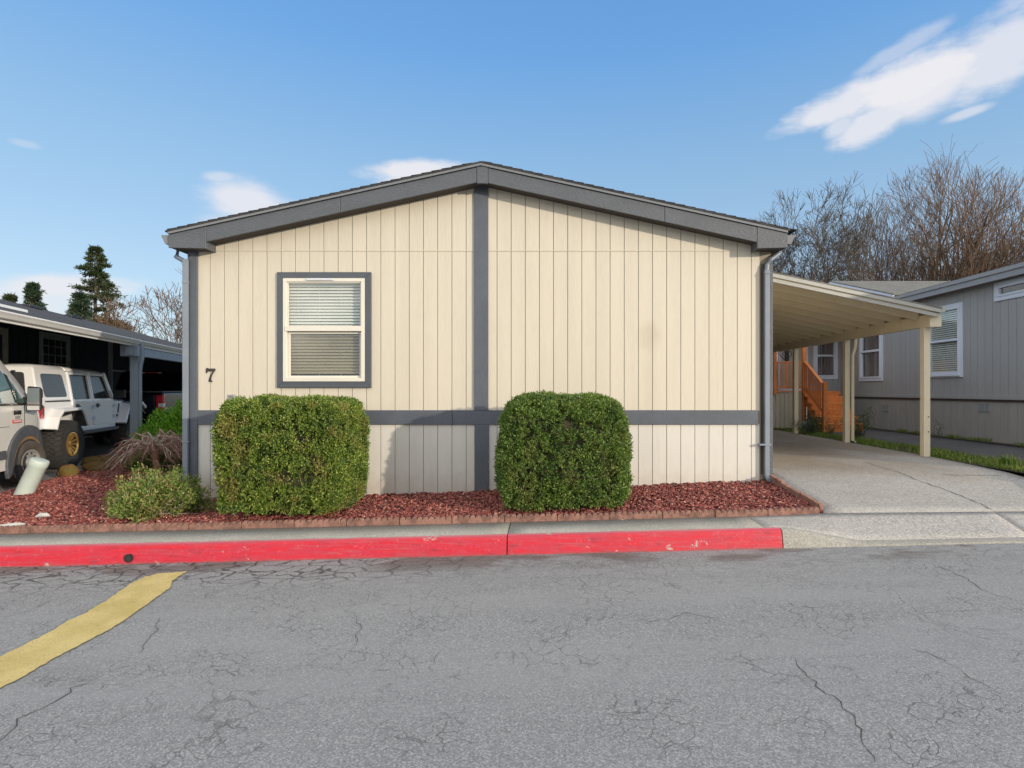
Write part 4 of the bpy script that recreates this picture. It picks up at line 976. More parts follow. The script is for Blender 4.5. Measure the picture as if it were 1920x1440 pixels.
# cedar porch and stairs
pr = empty('porch', (7.4, 16.8, .3), 0, 'orange cedar porch with railing and stairs by the grey house', 'porch')
PX1 = 7.66; PY = 16.6; SX0, SX1 = 7.66, 8.74
mb = MB(); x = 4.9
while x < SX1: mb.box(x + .003, min(x + .14, SX1) - .003, PY - .03, FWY - .06, DZ - .035, DZ); x += .14
mb.build('deck_floor', M['cedar'], pr, world=True)
mb = MB(); x = 4.9
while x < PX1 - .02: mb.box(x + .004, min(x + .13, PX1 - .02) - .004, PY - .0, PY + .02, .26, DZ - .04); x += .13
mb.build('deck_skirt', M['deck_skirt'], pr, world=True)
mb = MB(); NS = 6; rise = (DZ - .30) / NS; run = .235
for k in range(NS): 
    ya = PY - .03 - (k) * run; z = DZ - (k + 1) * rise
    mb = MB(); mb.box(SX0 - .03 if k > 0 else SX0 - .03, SX1 + .03, ya - run - .02, ya - .001, z - .0, z + .035) if k < NS - 1 else None
    if k < NS - 1: mb.build('stair_tread', M['cedar_tread'], pr, world=True, bevel=.004, seg=1)
mb = MB()
for k in range(NS):
    ya = PY - .03 - k * run; z = DZ - (k + 1) * rise
    mb.box(SX0, SX1, ya - .03, ya - .008, z + .036 if k < NS - 1 else .27, z + rise - .001 if k else z + rise - .036)
mb.build('stair_riser', M['cedar'], pr, world=True)
for sx_ in (SX0 + .02, SX1 - .02):
    mb = MB(); prof = [(PY - .05, DZ - .04)]
    for k in range(NS):
        ya = PY - .05 - k * run; z = DZ - (k + 1) * rise
        prof += [(ya, z - .001), (ya - run + .02, z - .001)] if k < NS - 1 else [(ya, .28)]
    prof += [(PY - .05, .28)] if False else []
    prof = [(PY - .04, DZ - .04)] + [q for k in range(NS - 1) for q in ((PY - .035 - k * run, DZ - (k + 1) * rise - .001), (PY - .035 - (k + 1) * run, DZ - (k + 1) * rise - .001))] + [(PY - .035 - (NS - 1) * run, .28), (PY - .035 - (NS - 2.2) * run, .28), (PY - .04, DZ - 1.45 * rise)]
    mb.prism(prof, 'x', sx_ - .018, sx_ + .018); mb.build('stringer', M['cedar'], pr, world=True)
for (x, y, z0, z1) in ((6.82, PY, DZ - .1, 3.46), (PX1 + .03, PY, DZ - .9, 3.46), (SX0 + .03, PY - .05 - (NS - 1) * run, .28, 1.66)):
    mb = MB(); mb.box(x - .052, x + .052, y - .052, y + .052, z0, z1); mb.build('post', M['cedar'], pr, world=True, bevel=.004, seg=1)
RZ = at(0, 680, 16.6).z
mb = MB(); mb.box(4.9, 6.765, PY - .045, PY + .045, RZ, RZ + .035); mb.box(6.875, PX1 - .03, PY - .045, PY + .045, RZ, RZ + .035)
mb.box(4.9, 6.765, PY - .02, PY + .02, DZ + .08, DZ + .13); mb.box(6.875, PX1 - .03, PY - .02, PY + .02, DZ + .08, DZ + .13)
x = 4.95
while x < PX1 - .06:
    if not 6.74 < x < 6.90: mb.box(x, x + .035, PY - .035, PY - .021, DZ + .06, RZ)
    x += .088
mb.build('railing', M['cedar'], pr, world=True)
ya, yb = PY - .06, PY - .0 - (NS - 1) * run
za, zb_ = RZ, 1.56
mb = MB(); mb.bar((SX0 + .03, ya, za + .03), (SX0 + .03, yb, zb_ + .03), .09, .035); mb.bar((SX0 + .03, ya, DZ + .12), (SX0 + .03, yb, zb_ - .72 + .0), .035, .06)
k = 0
while ya - .09 * (k + 1) > yb + .05:
    y = ya - .09 * (k + 1); t_ = (ya - y) / (ya - yb); mb.box(SX0 - .012, SX0 + .004, y - .018, y + .018, DZ + .06 + (zb_ - .78 - DZ - .06) * t_, za + (zb_ - za) * t_ + .01); k += 1
mb.build('stair_railing', M['cedar'], pr, world=True)
# wire heart standing on the railing
hr = at(1473, 679, 16.6); pts = []
for k in range(41):
    a = 2 * math.pi * k / 40; pts.append((hr.x + .011 * 16 * math.sin(a) ** 3 * 1.0, PY - .01, RZ + .035 + .19 + .011 * (13 * math.cos(a) - 5 * math.cos(2 * a) - 2 * math.cos(3 * a) - math.cos(4 * a))))
mb = MB(); mb.tube(pts, .012, 6); mb.tube([(p[0] * .55 + hr.x * .45, p[1], (p[2] - RZ - .22) * .5 + RZ + .24) for p in pts], .008, 6)
tag(mb.build('wire_heart', M['badge_black'], smooth=True), 'black wire heart ornament on the cedar porch railing', 'ornament')

# ------------------------------------------------------------------ neighbouring lot on the left
LZ = -.12
GO = Vector((-8.9, 12.2, 0))          # the carport post seen in the photo
def LL(u, v, z=0): return GO + UF * u + UR * v + Vector((0, 0, z))   # u forward along the eave, v to the right
mb = MB(); q = [LL(-6.3, .30), LL(-2.8, .32), LL(-1.5, .35), LL(.0, 1.3), LL(16, 1.3), LL(16, -9), LL(-3.6, -9)]
mb.add([(p.x, p.y, LZ - .02) for p in q], [tuple(range(len(q)))]); tag(mb.build('neighbour_driveway', M['lot_concrete']), kind='structure')
nh = empty('neighbour_house', (GO.x, GO.y, LZ), TH, 'low navy house with white eave and open carport', 'house')
# local frame: x = right (v), y = forward (u), z above LZ
def lz(z): return z - LZ
WV = -4.3
def rtop(v): return 2.54 + .285 * (-v) if v > -5.5 else 2.54 + .285 * 5.5 + .285 * (v + 5.5)
mb = MB(); mb.prism([(.02, lz(rtop(0) - .03)), (.02, lz(rtop(0))), (-5.5, lz(rtop(-5.5))), (-11, lz(rtop(-11.0))), (-11, lz(rtop(-11.) - .03)), (-5.5, lz(rtop(-5.5) - .03))], 'y', -6.4, 15)
mb.build('roof', M['shingle'], nh)
mb = MB(); mb.prism([(-.05, lz(rtop(-.05) - .16)), (-5.4, lz(rtop(-5.4) - .16)), (-5.4, lz(rtop(-5.4) - .14)), (-.05, lz(rtop(-.05) - .14))], 'y', -6.3, 15); mb.build('carport_ceiling', M['navy_siding'], nh)
gutter('gutter', 1, .02, lz(2.53), -6.4, -.12, M['white_gutter'], nh, .12, .09, False)
gutter('gutter', 1, .02, lz(2.525), -.10, 15, M['white_gutter'], nh, .12, .075, False)
mb = MB(); mb.box(-.02, .018, -6.4, 15, lz(2.395), lz(2.51)); mb.build('fascia', M['white_gutter'], nh)
mb = MB(); mb.prism([(-1.25, lz(rtop(-1.25) + .002)), (-1.2, lz(rtop(-1.2) + .002)), (-1.2, lz(rtop(-1.2) + .05)), (-1.25, lz(rtop(-1.25) + .05))], 'y', -6.4, -1.5); mb.build('roof_flashing', M['white_gutter'], nh)
mb = MB(); mb.box(-.08, .05, -.35, 15, lz(2.19), lz(2.375)); mb.build('beam', M['post_blue'], nh, bevel=.004, seg=1)
mb = MB(); mb.box(-.20, .12, -.26, -.10, lz(2.17), lz(2.40)); mb.build('beam_cap', M['post_blue'], nh, bevel=.004, seg=1)
for y in (0, 4.6, 9.2):
    mb = MB(); mb.box(-.09, .06, y - .07, y + .07, 0, lz(2.185)); ps = mb.build('post', M['post_blue'], nh, bevel=.004, seg=1)
mb = MB(); mb.tube([(.12, -.03, lz(2.46)), (.13, -.03, lz(2.15)), (.10, -.03, lz(2.0)), (.085, -.03, lz(1.85)), (.09, -.03, .05)], .04, 8); mb.build('downspout', M['post_blue'], nh, smooth=True)
mb = MB()
y = -6.3
while y < 15: mb.box(WV - .015, WV, y + .006, y + .30 - .006, 0, lz(rtop(WV) - .15)); y += .30
mb.box(WV - .05, WV - .016, -6.3, 15, 0, lz(rtop(WV) - .15)); mb.box(-10.9, WV - .05, -6.3, -6.25, 0, 3.0)
mb.build('wall', M['navy_siding'], nh)
mb = MB(); y = -6.0
while y < 6: mb.box(WV, WV + .02, y, y + .05, 0, lz(rtop(WV) - .16)); y += .42
mb.build('batten', M['navy_siding'], nh)
def lu(px, v):     # position along the wall (u) on plane v that the photo shows at px
    k = (px - 1021) / F; A = GO + UR * v
    return (k * A.y - A.x) / (UF.x - k * UF.y)
def lzz(px, py, v): P = GO + UR * v + UF * lu(px, v); return CH - (py - 731) / F * P.y - LZ
def nwin(pa, pb, pyt, pyb, m_, muntin=True):
    v = WV + .03; a, b_ = sorted((lu(pa, v), lu(pb, v))); z1 = lzz(pa, pyt, v); z0 = lzz(pa, pyb, v)
    mb = MB(); mb.frame_x(a, b_, z0, z1, .13, WV + .002, WV + .05); wn = mb.build('window', m_, nh, bevel=.003, seg=1)
    mb = MB(); mb.frame_x(a + .131, b_ - .131, z0 + .131, z1 - .131, .05, WV + .004, WV + .03)
    if muntin:
        for k in range(1, 4): yy = a + .13 + (b_ - a - .26) * k / 4; mb.box(WV + .010, WV + .022, yy - .01, yy + .01, z0 + .15, z1 - .15)
        for k in range(1, 4): zz = z0 + .13 + (z1 - z0 - .26) * k / 4; mb.box(WV + .010, WV + .022, a + .15, b_ - .15, zz - .01, zz + .01)
    mb.build('frame', M['pale_trim'], wn)
    MB().box(WV + .0035, WV + .007, a + .14, b_ - .14, z0 + .14, z1 - .14).build('glass', M['car_glass'], wn)
nwin(75, 131, 621, 705, M['pale_trim']); nwin(-40, 14, 607, 690, M['cream_trim'], False)
# porch framing seen through the carport: posts, rail, downspout
for px in (204, 243):
    v = WV + 1.0; u_ = lu(px, v); mb = MB(); mb.box(v, v + .09, u_ - .045, u_ + .045, 0, 3.3); mb.build('porch_post', M['pale_trim'], nh)
u0, u1 = lu(204, WV + 1.0), lu(243, WV + 1.0); zr_ = lzz(220, 694, WV + 1)
mb = MB(); mb.box(WV + 1.0, WV + 1.06, u0, u1, zr_ - .05, zr_); 
mb.build('porch_rail', M['pale_trim'], nh)
# panel of pale upright slats and end wall deep in the carport
mb = MB(); mb.box(WV, .0, 14.6, 14.65, 0, 3.4); mb.build('end_wall', M['navy_siding'], nh)
v_ = -2.2; ua = 11.2
mb = MB()
for k in range(7): mb.box(-1.55 + k * .20, -1.55 + k * .20 + .11, ua, ua + .03, lz(2.02), lz(2.58))
mb.box(-1.6, -.15, ua + .03, ua + .04, lz(2.0), lz(2.60)); mb.build('slat_panel', M['pale_trim'], nh)
for px, v in ((55, -4.6), (133, -4.6)):
    k = (px - 1021) / F; A = GO + UR * v; u_ = (k * A.y - A.x) / (UF.x - k * UF.y); z = lz(rtop(v))
    mb = MB(); mb.box(v - .18, v + .18, u_ - .35, u_ + .35, z - .04, z + .045); mb.build('roof_vent', M['black_plastic'], nh, bevel=.02)

# ------------------------------------------------------------------ vehicles
def wheel(parent, x, y, r_, w_, rimr, tyre_m, rim_m, style, side=1, steer=0.0):
    """wheel part: empty with tyre and rim; x = outer face, side = +1 right"""
    e = empty('wheel', (x - side * w_ / 2, y, r_), steer, parent=parent); s_ = side; hw = w_ / 2
    mb = MB(); ax = (s_, 0, 0)
    prof = [(-hw * .8, rimr), (-hw, rimr + .03), (-hw, r_ * .86), (-hw * .86, r_ * (.93 if style == 'mud' else .965)), (0, r_ * (.95 if style == 'mud' else .985)), (hw * .86, r_ * (.93 if style == 'mud' else .965)), (hw * 1.0, r_ * .86), (hw * 1.03, (rimr + r_) / 2), (hw, rimr + .03), (hw * .80, rimr), (hw * .55, rimr - .01)]
    mb.lathe(prof, (0, 0, 0), ax, 56)
    if style == 'mud':
        nb = 30
        for k in range(nb):
            for row, (xa, xb, ph, tw) in enumerate(((-.98, -.42, 0, .25), (-.46, .04, .5, -.3), (-.04, .46, 0, .3), (.42, .98, .5, -.25))):
                a = 2 * math.pi * (k + ph) / nb; da = 2 * math.pi / nb * .36
                vs = []
                for xx, tt in ((xa, -tw), (xb, tw)):
                    for rr in (r_ * .92, r_ * (1.0 if abs(xx) < .9 else .965)):
                        for dd in (-da, da):
                            aa = a + dd + tt * da * 1.2; vs.append((s_ * xx * hw, math.cos(aa) * rr, math.sin(aa) * rr))
                mb.add(vs, [(0, 1, 3, 2), (4, 6, 7, 5), (0, 4, 5, 1), (2, 3, 7, 6), (0, 2, 6, 4), (1, 5, 7, 3)])
        for k in range(nb):      # shoulder lugs on the sidewall
            a = 2 * math.pi * k / nb; da = 2 * math.pi / nb * .3
            vs = [(s_ * hw * q, math.cos(a + d_) * rr, math.sin(a + d_) * rr) for q in (.9, 1.04) for rr in (r_ * .83, r_ * .955) for d_ in (-da, da)]
            mb.add(vs, [(0, 1, 3, 2), (4, 6, 7, 5), (0, 4, 5, 1), (2, 3, 7, 6), (0, 2, 6, 4), (1, 5, 7, 3)])
    mb.build('tyre', tyre_m, e, smooth=True)
    mb = MB()
    if style == 'mud':
        mb.lathe([(hw * .55, rimr - .008), (hw * .98, rimr + .006), (hw * 1.0, rimr - .012), (hw * .86, rimr - .03)], (0, 0, 0), ax, 40)
        mb0 = MB(); mb0.lathe([(hw * .86, rimr - .031), (hw * .1, rimr - .045), (hw * .05, .02)], (0, 0, 0), ax, 40); mb0.build('rim_barrel', M['badge_black'], e, smooth=True)  # inside of the rim, coloured dark so the gold spokes stand out
        for k in range(6):
            a = 2 * math.pi * k / 6 + .2; ca, sa = math.cos(a), math.sin(a); pa, pb = .05, rimr - .035
            for off in (-.018, .018):
                p0 = Vector((s_ * hw * .50, ca * pa - sa * off, sa * pa + ca * off)); p1 = Vector((s_ * hw * .82, ca * pb - sa * off * 2.4, sa * pb + ca * off * 2.4))
                mb.bar(p0, p1, .028, .035, up=(1, 0, 0))
        mb.lathe([(hw * .25, .075), (hw * .62, .07), (hw * .70, .05), (hw * .72, .002)], (0, 0, 0), ax, 20)
    else:
        mb.lathe([(hw * .55, rimr - .008), (hw * .96, rimr + .004), (hw * .98, rimr - .014), (hw * .70, rimr - .03), (hw * .62, rimr - .05), (hw * .72, rimr - .075), (hw * .66, .085), (hw * .95, .075), (hw * 1.02, .06), (hw * 1.02, .002)], (0, 0, 0), ax, 40)
    rim = mb.build('rim', rim_m, e, smooth=True)
    if style != 'mud':
        for k in range(10):
            a = 2 * math.pi * k / 10; mb = MB(); mb.lathe([(hw * .735, .001), (hw * .735, .016), (hw * .60, .016)], (0, math.cos(a) * (rimr - .06), math.sin(a) * (rimr - .06)), ax, 10); mb.build('rim_hole', M['room_dark'], e)
    return e
def poly_round(poly, r_, n_=4):
    out = []; m_ = len(poly)
    for i in range(m_):
        p = Vector(poly[i]); a = Vector(poly[i - 1]); b_ = Vector(poly[(i + 1) % m_]); da = (a - p); db = (b_ - p)
        rr = min(r_, da.length * .45, db.length * .45); pa = p + da.normalized() * rr; pb = p + db.normalized() * rr
        for k in range(n_ + 1):
            t_ = k / n_; out.append(tuple((pa * (1 - t_) + p * t_) * (1 - t_) + (p * (1 - t_) + pb * t_) * t_))
    return out
SIDE = lambda loc: basis(Vector((0, 1, 0)), Vector((0, 0, 1)), Vector((1, 0, 0)), loc)

# white off-road four-door with a hardtop
tyre_w = .33; JR = .485
yr = 11.2; xr = (137 - 1021) / F * yr; jc = Vector((xr, yr, 0)) - UR * .96
jeep = empty('off_road_vehicle', (jc.x, jc.y, LZ), TH, 'white four-door off-road vehicle with hardtop and gold wheels', 'car')
def jhw(z): return .785 if z < 1.34 else .785 - (z - 1.34) * .16
def side_prism(mb, poly, t0, t1, hwf, side=1):
    """panel following the sloped flank: poly in (y, z), offset t0..t1 outward"""
    n_ = len(poly); vs = [(side * (hwf(p[1]) + t0), p[0], p[1]) for p in poly] + [(side * (hwf(p[1]) + t1), p[0], p[1]) for p in poly]
    return mb.add(vs, [tuple(range(n_)), tuple(range(n_, 2 * n_))[::-1]] + [(i, (i + 1) % n_, n_ + (i + 1) % n_, n_ + i) for i in range(n_)])
mb = MB()
tub = [(-.80, .82), (-.86, 1.05), (-.86, 1.34), (2.34, 1.34), (2.34, .74), (.66, .74), (.60, .95), (.40, 1.12), (-.32, 1.12), (-.52, .95), (-.58, .82)]
mb.prism(tub, 'x', -.785, .785); body = mb.build('body', M['white_car'], jeep, bevel=.03, seg=3, smooth=True)
# hood and front end
mb = MB(); mb.loft([[(-.70, 2.30, 1.0), (.70, 2.30, 1.0), (.70, 2.30, 1.33), (.58, 2.30, 1.42), (-.58, 2.30, 1.42), (-.70, 2.30, 1.33)],
                    [(-.60, 3.55, 1.0), (.60, 3.55, 1.0), (.60, 3.55, 1.25), (.50, 3.55, 1.32), (-.50, 3.55, 1.32), (-.60, 3.55, 1.25)]])
mb.build('hood', M['white_car'], jeep, bevel=.02, seg=2, smooth=True)
mb = MB(); mb.loft([[(-.66, 3.56, .80), (.66, 3.56, .80), (.62, 3.56, 1.24), (.50, 3.56, 1.31), (-.50, 3.56, 1.31), (-.62, 3.56, 1.24)], [(-.64, 3.66, .80), (.64, 3.66, .80), (.60, 3.64, 1.22), (.48, 3.62, 1.29), (-.48, 3.62, 1.29), (-.60, 3.64, 1.22)]])
mb.build('grille', M['white_car'], jeep, bevel=.02); mb = MB(); mb.box(-.80, .80, 3.70, 3.92, .66, .84); mb.build('bumper', M['black_plastic'], jeep, bevel=.03)
# hardtop
mb = MB(); ring = lambda z, ya, yb, in_=0: [(-(jhw(z) - in_), ya, z), (jhw(z) - in_, ya, z), (jhw(z) - in_, yb, z), (-(jhw(z) - in_), yb, z)]
mb.loft([ring(1.355, -.85, .33), ring(1.955, -.80, .33), ring(2.02, -.75, .33, .03), ring(2.055, -.66, .33, .12)]); mb.build('hardtop', M['white_car'], jeep, bevel=.025, seg=3, smooth=True)
mb = MB(); mb.loft([[(-(jhw(1.94)), .333, 1.952), (jhw(1.94), .333, 1.952), (jhw(1.94), 2.02, 1.93), (-(jhw(1.94)), 2.02, 1.93)], [(-.66, .333, 2.02), (.66, .333, 2.02), (.64, 1.94, 1.99), (-.64, 1.94, 1.99)], [(-.55, .333, 2.055), (.55, .333, 2.055), (.54, 1.80, 2.03), (-.54, 1.80, 2.03)]])
mb.build('roof_panel', M['white_car'], jeep, bevel=.02, seg=2, smooth=True)
# cabin core in dark glass tone, pillars in body colour
mb = MB(); g_ = [(-(jhw(1.34) - .03), .34, 1.33), (jhw(1.34) - .03, .34, 1.33), (jhw(1.34) - .03, 2.30, 1.33), (-(jhw(1.34) - .03), 2.30, 1.33)]
mb.loft([g_, [(-(jhw(1.95) - .03), .34, 1.945), (jhw(1.95) - .03, .34, 1.945), (jhw(1.95) - .03, 1.96, 1.925), (-(jhw(1.95) - .03), 1.96, 1.925)]]); mb.build('cabin_glass', M['car_glass'], jeep)
for s_ in (1, -1):
    mb = MB(); mb.bar((s_ * .745, 2.36, 1.32), (s_ * .68, 1.99, 1.96), .07, .07, up=(1, 0, 0)); mb.build('windscreen_pillar', M['white_car'], jeep, bevel=.015)
    # doors with window openings: frame panels proud of the body
    for (ya, yb, arch) in ((.36, 1.23, True), (1.25, 2.24, False)):
        lower = [(ya, 1.33), (ya, 1.25), (ya + .06, 1.22), (.62, .98), (.70, .80), (yb - .04, .80), (yb, .86), (yb, 1.33)] if arch else [(ya, 1.33), (ya, .86), (ya + .05, .80), (yb - .10, .80), (yb, .90), (yb, 1.33)]
        mb = MB(); side_prism(mb, poly_round(lower, .05), -.005, .018, jhw, s_)
        yt = yb if arch else 1.99
        # window frame: four bars
        zt, zb_ = 1.94, 1.34
        def fr(p, q, t_=.055):
            mid_ = [(p[0], p[1]), (q[0], q[1])]
            d = Vector((q[0] - p[0], q[1] - p[1])).normalized() * 0; nrm = Vector((-(q[1] - p[1]), q[0] - p[0])).normalized() * t_ / 2
            side_prism(mb, [(p[0] - nrm.x, p[1] - nrm.y), (q[0] - nrm.x, q[1] - nrm.y), (q[0] + nrm.x, q[1] + nrm.y), (p[0] + nrm.x, p[1] + nrm.y)], -.025, .016, jhw, s_)
        fr((ya + .03, zb_ - .02), (ya + .03, zt)); fr((ya, zt - .03), (yt - (.0 if arch else .0), zt - .03)); fr((yb - .03 if arch else yb - .01, zb_ - .02), (yt - .03, zt)); fr((ya, 1.345), (yb, 1.345), .06)
        dr = mb.build('door', M['white_car'], jeep, bevel=.006, seg=2)
        mb = MB(); yh = ya + .13; mb.box(min(s_ * .803, s_ * .835), max(s_ * .803, s_ * .835), yh - .01, yh + .13, 1.215, 1.24); mb.box(min(s_ * .803, s_ * .815), max(s_ * .803, s_ * .815), yh, yh + .12, 1.18, 1.27); mb.build('handle', M['black_plastic'], dr, bevel=.006)
        for zh in (1.20, .96):
            mb = MB(); mb.box(min(s_ * .80, s_ * .838), max(s_ * .80, s_ * .838), yb - .05, yb + .05, zh - .04, zh + .035); mb.build('hinge', M['white_trim'], dr, bevel=.012)
    # rear side window
    mb = MB(); side_prism(mb, poly_round([(-.60, 1.43), (-.62, 1.88), (.13, 1.88), (.20, 1.43)], .07), .002, .012, jhw, s_); mb.build('side_window', M['car_glass'], jeep, bevel=.003)
    mb = MB(); side_prism(mb, [(-.86, 1.335), (.34, 1.335), (.34, 1.347), (-.86, 1.347)], -.01, .003, jhw, s_); mb.build('body_seam', M['cladding'], jeep)
    # flares
    def flare(path, x0, x1, name, t_=.055):
        mb = MB()
        top_ = [(y, z) for y, z in path]; low = []
        for i, (y, z) in enumerate(path):
            a = Vector(path[max(i - 1, 0)]); b_ = Vector(path[min(i + 1, len(path) - 1)]); d = (b_ - a).normalized(); low.append((y + d.y * t_, z - d.x * t_))
        poly = top_ + low[::-1]; n_ = len(poly)
        xa, xb = s_ * x0, s_ * x1
        vs = [(xa, y, z) for y, z in poly] + [(xb, y, z - .015) for y, z in poly]
        mb.add(vs, [tuple(range(n_)), tuple(range(n_, 2 * n_))[::-1]] + [(i, (i + 1) % n_, n_ + (i + 1) % n_, n_ + i) for i in range(n_)])
        ft = mb.build(name, M['white_car'], jeep, bevel=.012, seg=2)
        mb = MB(); poly2 = low + [(y + (low[i_][0] - y) * 1.5, z + (low[i_][1] - z) * 1.5) for i_, (y, z) in enumerate(path)][::-1]; n_ = len(poly2)
        mb.add([(s_ * (x0 + .01), y, z) for y, z in poly2] + [(s_ * (x1 - .03), y, z) for y, z in poly2], [tuple(range(n_)), tuple(range(n_, 2 * n_))[::-1]] + [(i, (i + 1) % n_, n_ + (i + 1) % n_, n_ + i) for i in range(n_)])
        mb.build('flare_lining', M['cladding'], ft)
    flare([(-.66, .84), (-.56, 1.06), (-.38, 1.21), (.34, 1.23), (.50, 1.10), (.64, .86)], .77, .985, 'fender')
    flare([(2.42, .80), (2.58, 1.08), (2.74, 1.26), (3.50, 1.28), (3.74, 1.16)], .60, .985, 'fender', .07)
    mb = MB(); mb.prism([(2.36, .76), (2.60, .80), (2.78, 1.2), (2.78, 1.30), (2.36, 1.32)], 'x', s_ * .62, s_ * .78); mb.build('cowl_side', M['white_car'], jeep, bevel=.01)
    mb = MB(); mb.prism(poly_round([(2.50, 1.02), (2.56, 1.24), (2.62, 1.24), (2.56, 1.02)], .02), 'x', s_ * .781, s_ * .786); mb.build('fender_vent', M['black_plastic'], jeep)
    mb = MB(); mb.box(min(s_ * .72, s_ * .86), max(s_ * .72, s_ * .86), .72, 2.42, .63, .70); mb.build('side_step', M['cladding'], jeep, bevel=.02)
    mb = MB(); mb.box(min(s_ * .70, s_ * .80), max(s_ * .70, s_ * .80), .68, 2.36, .70, .79); mb.build('rocker_panel', M['white_car'], jeep, bevel=.012)
    # tail light
    mb = MB(); mb.box(min(s_ * .66, s_ * .83), max(s_ * .66, s_ * .83), -.91, -.72, 1.03, 1.27); tl_ = mb.build('tail_light', M['tail_red'], jeep, bevel=.015)
    mb = MB(); mb.box(min(s_ * .835, s_ * .80), max(s_ * .835, s_ * .80), -.80, -.735, 1.09, 1.20); mb.build('side_marker', M['cladding'], tl_, bevel=.01)
    mb = MB(); mb.box(min(s_ * .70, s_ * .79), max(s_ * .70, s_ * .79), -.915, -.905, 1.10, 1.17); mb.build('reverse_lamp', M['tail_clear'], tl_)
    mb = MB(); mb.box(min(s_ * .80, s_ * 1.05), max(s_ * .80, s_ * 1.05), 2.20, 2.27, 1.38, 1.58); mb.bar((s_ * .78, 2.26, 1.35), (s_ * .90, 2.25, 1.42), .05, .05); mb.build('wing_mirror', M['black_plastic'], jeep, bevel=.03)
    wheel(jeep, s_ * .96, 0, JR, tyre_w, .235, M['rubber'], M['gold_rim'], 'mud', s_); wheel(jeep, s_ * .96, 3.0, JR, tyre_w, .235, M['rubber'], M['gold_rim'], 'mud', s_)
mb = MB(); mb.box(-.62, .62, -.75, 3.5, .58, .82); mb.tube([(-.8, 0, .48), (.8, 0, .48)], .05, 8); mb.tube([(-.8, 3, .48), (.8, 3, .48)], .05, 8); mb.build('chassis', M['room_dark'], jeep)
mb = MB(); mb.prism(poly_round([(-.60, 1.42), (.60, 1.42), (.57, 1.90), (-.57, 1.90)], .05), 'y', -.868, -.845); rw = mb.build('rear_window', M['car_glass'], jeep)
rw.location = (0, .0, 0)
mb = MB(); mb.box(.40, .46, -.90, -.87, 1.80, 1.93); mb.bar((.43, -.90, 1.86), (.10, -.905, 1.74), .02, .02); mb.build('rear_wiper', M['black_plastic'], jeep, bevel=.005)
mb = MB(); mb.box(-.80, .80, -1.02, -.86, .66, .82); mb.build('rear_bumper', M['black_plastic'], jeep, bevel=.02)
mb = MB(); mb.tube([(.72, 2.50, 1.30), (.73, 2.52, 1.56)], .010, 6); mb.build('antenna', M['black_plastic'], jeep)
text('hood_lettering', 'RUBICON', .115, M['badge_black'], jeep, basis(Vector((-.08, 1, -.055)).normalized(), Vector((-.25, 0, 1)).normalized(), Vector((1, .08, .25)).normalized(), (.690, 2.66, 1.305)), .003, .004, 1.15)
text('fender_badge', 'Jeep', .085, M['badge_black'], jeep, SIDE((.788, 2.47, .965)), .003, .003)

# white panel van, nose only in the picture
THV = TH; yv = 9.37; xv = (52 - 1021) / F * yv; vc_ = Vector((xv, yv, 0)) - UR * 1.0
van = empty('panel_van', (vc_.x, vc_.y, LZ), THV, 'white panel van with grey wheel arch cladding, only its nose in view', 'van')
VH = [(.86, .30), (.90, .62), (.84, .92), (.66, 1.14), (.42, 1.30), (.20, 1.44), (-.20, 1.86), (-.62, 2.26), (-.95, 2.44), (-1.5, 2.52), (-4.4, 2.52), (-4.5, 2.3), (-4.5, .32)]
def vplan(y):       # half width along the van: nose rounds in
    return lin(y, [-4.5, -.2, .30, .60, .80, .90], [1.0, 1.0, .985, .90, .74, .55])
def vhw(y, z): return vplan(y) - (max(0, z - 1.35) * .13) - (max(0, 1.0 - z) * 0.0)
ys_ = list(np.linspace(-4.5, -1.0, 8)) + [-.95, -.80, -.62, -.4, -.2, 0, .1, .2, .32, .42, .54, .66, .75, .82, .87, .9]
def vtop(y): 
    P_ = [(p[0], p[1]) for p in VH if p[0] >= -4.4][1:]; P_ = sorted(P_); return float(np.interp(y, [p[0] for p in P_], [p[1] for p in P_]))
rings = []
for y in ys_:
    zt = vtop(y); zl = .30
    r_ = []
    for t_, q in ((0, 1), (.25, 1), (.5, 1), (.75, 1), (.93, .985), (.985, .93)): z = zl + (zt - zl) * t_; r_.append((vhw(y, z) * q, y, z))
    r_.append((vhw(y, zt) * .72, y, zt))
    rings.append(r_ + [(-p[0], p[1], p[2]) for p in r_[::-1]])
mb = MB(); mb.loft(rings); van_body = mb.build('body', M['van_white'], van, smooth=True)
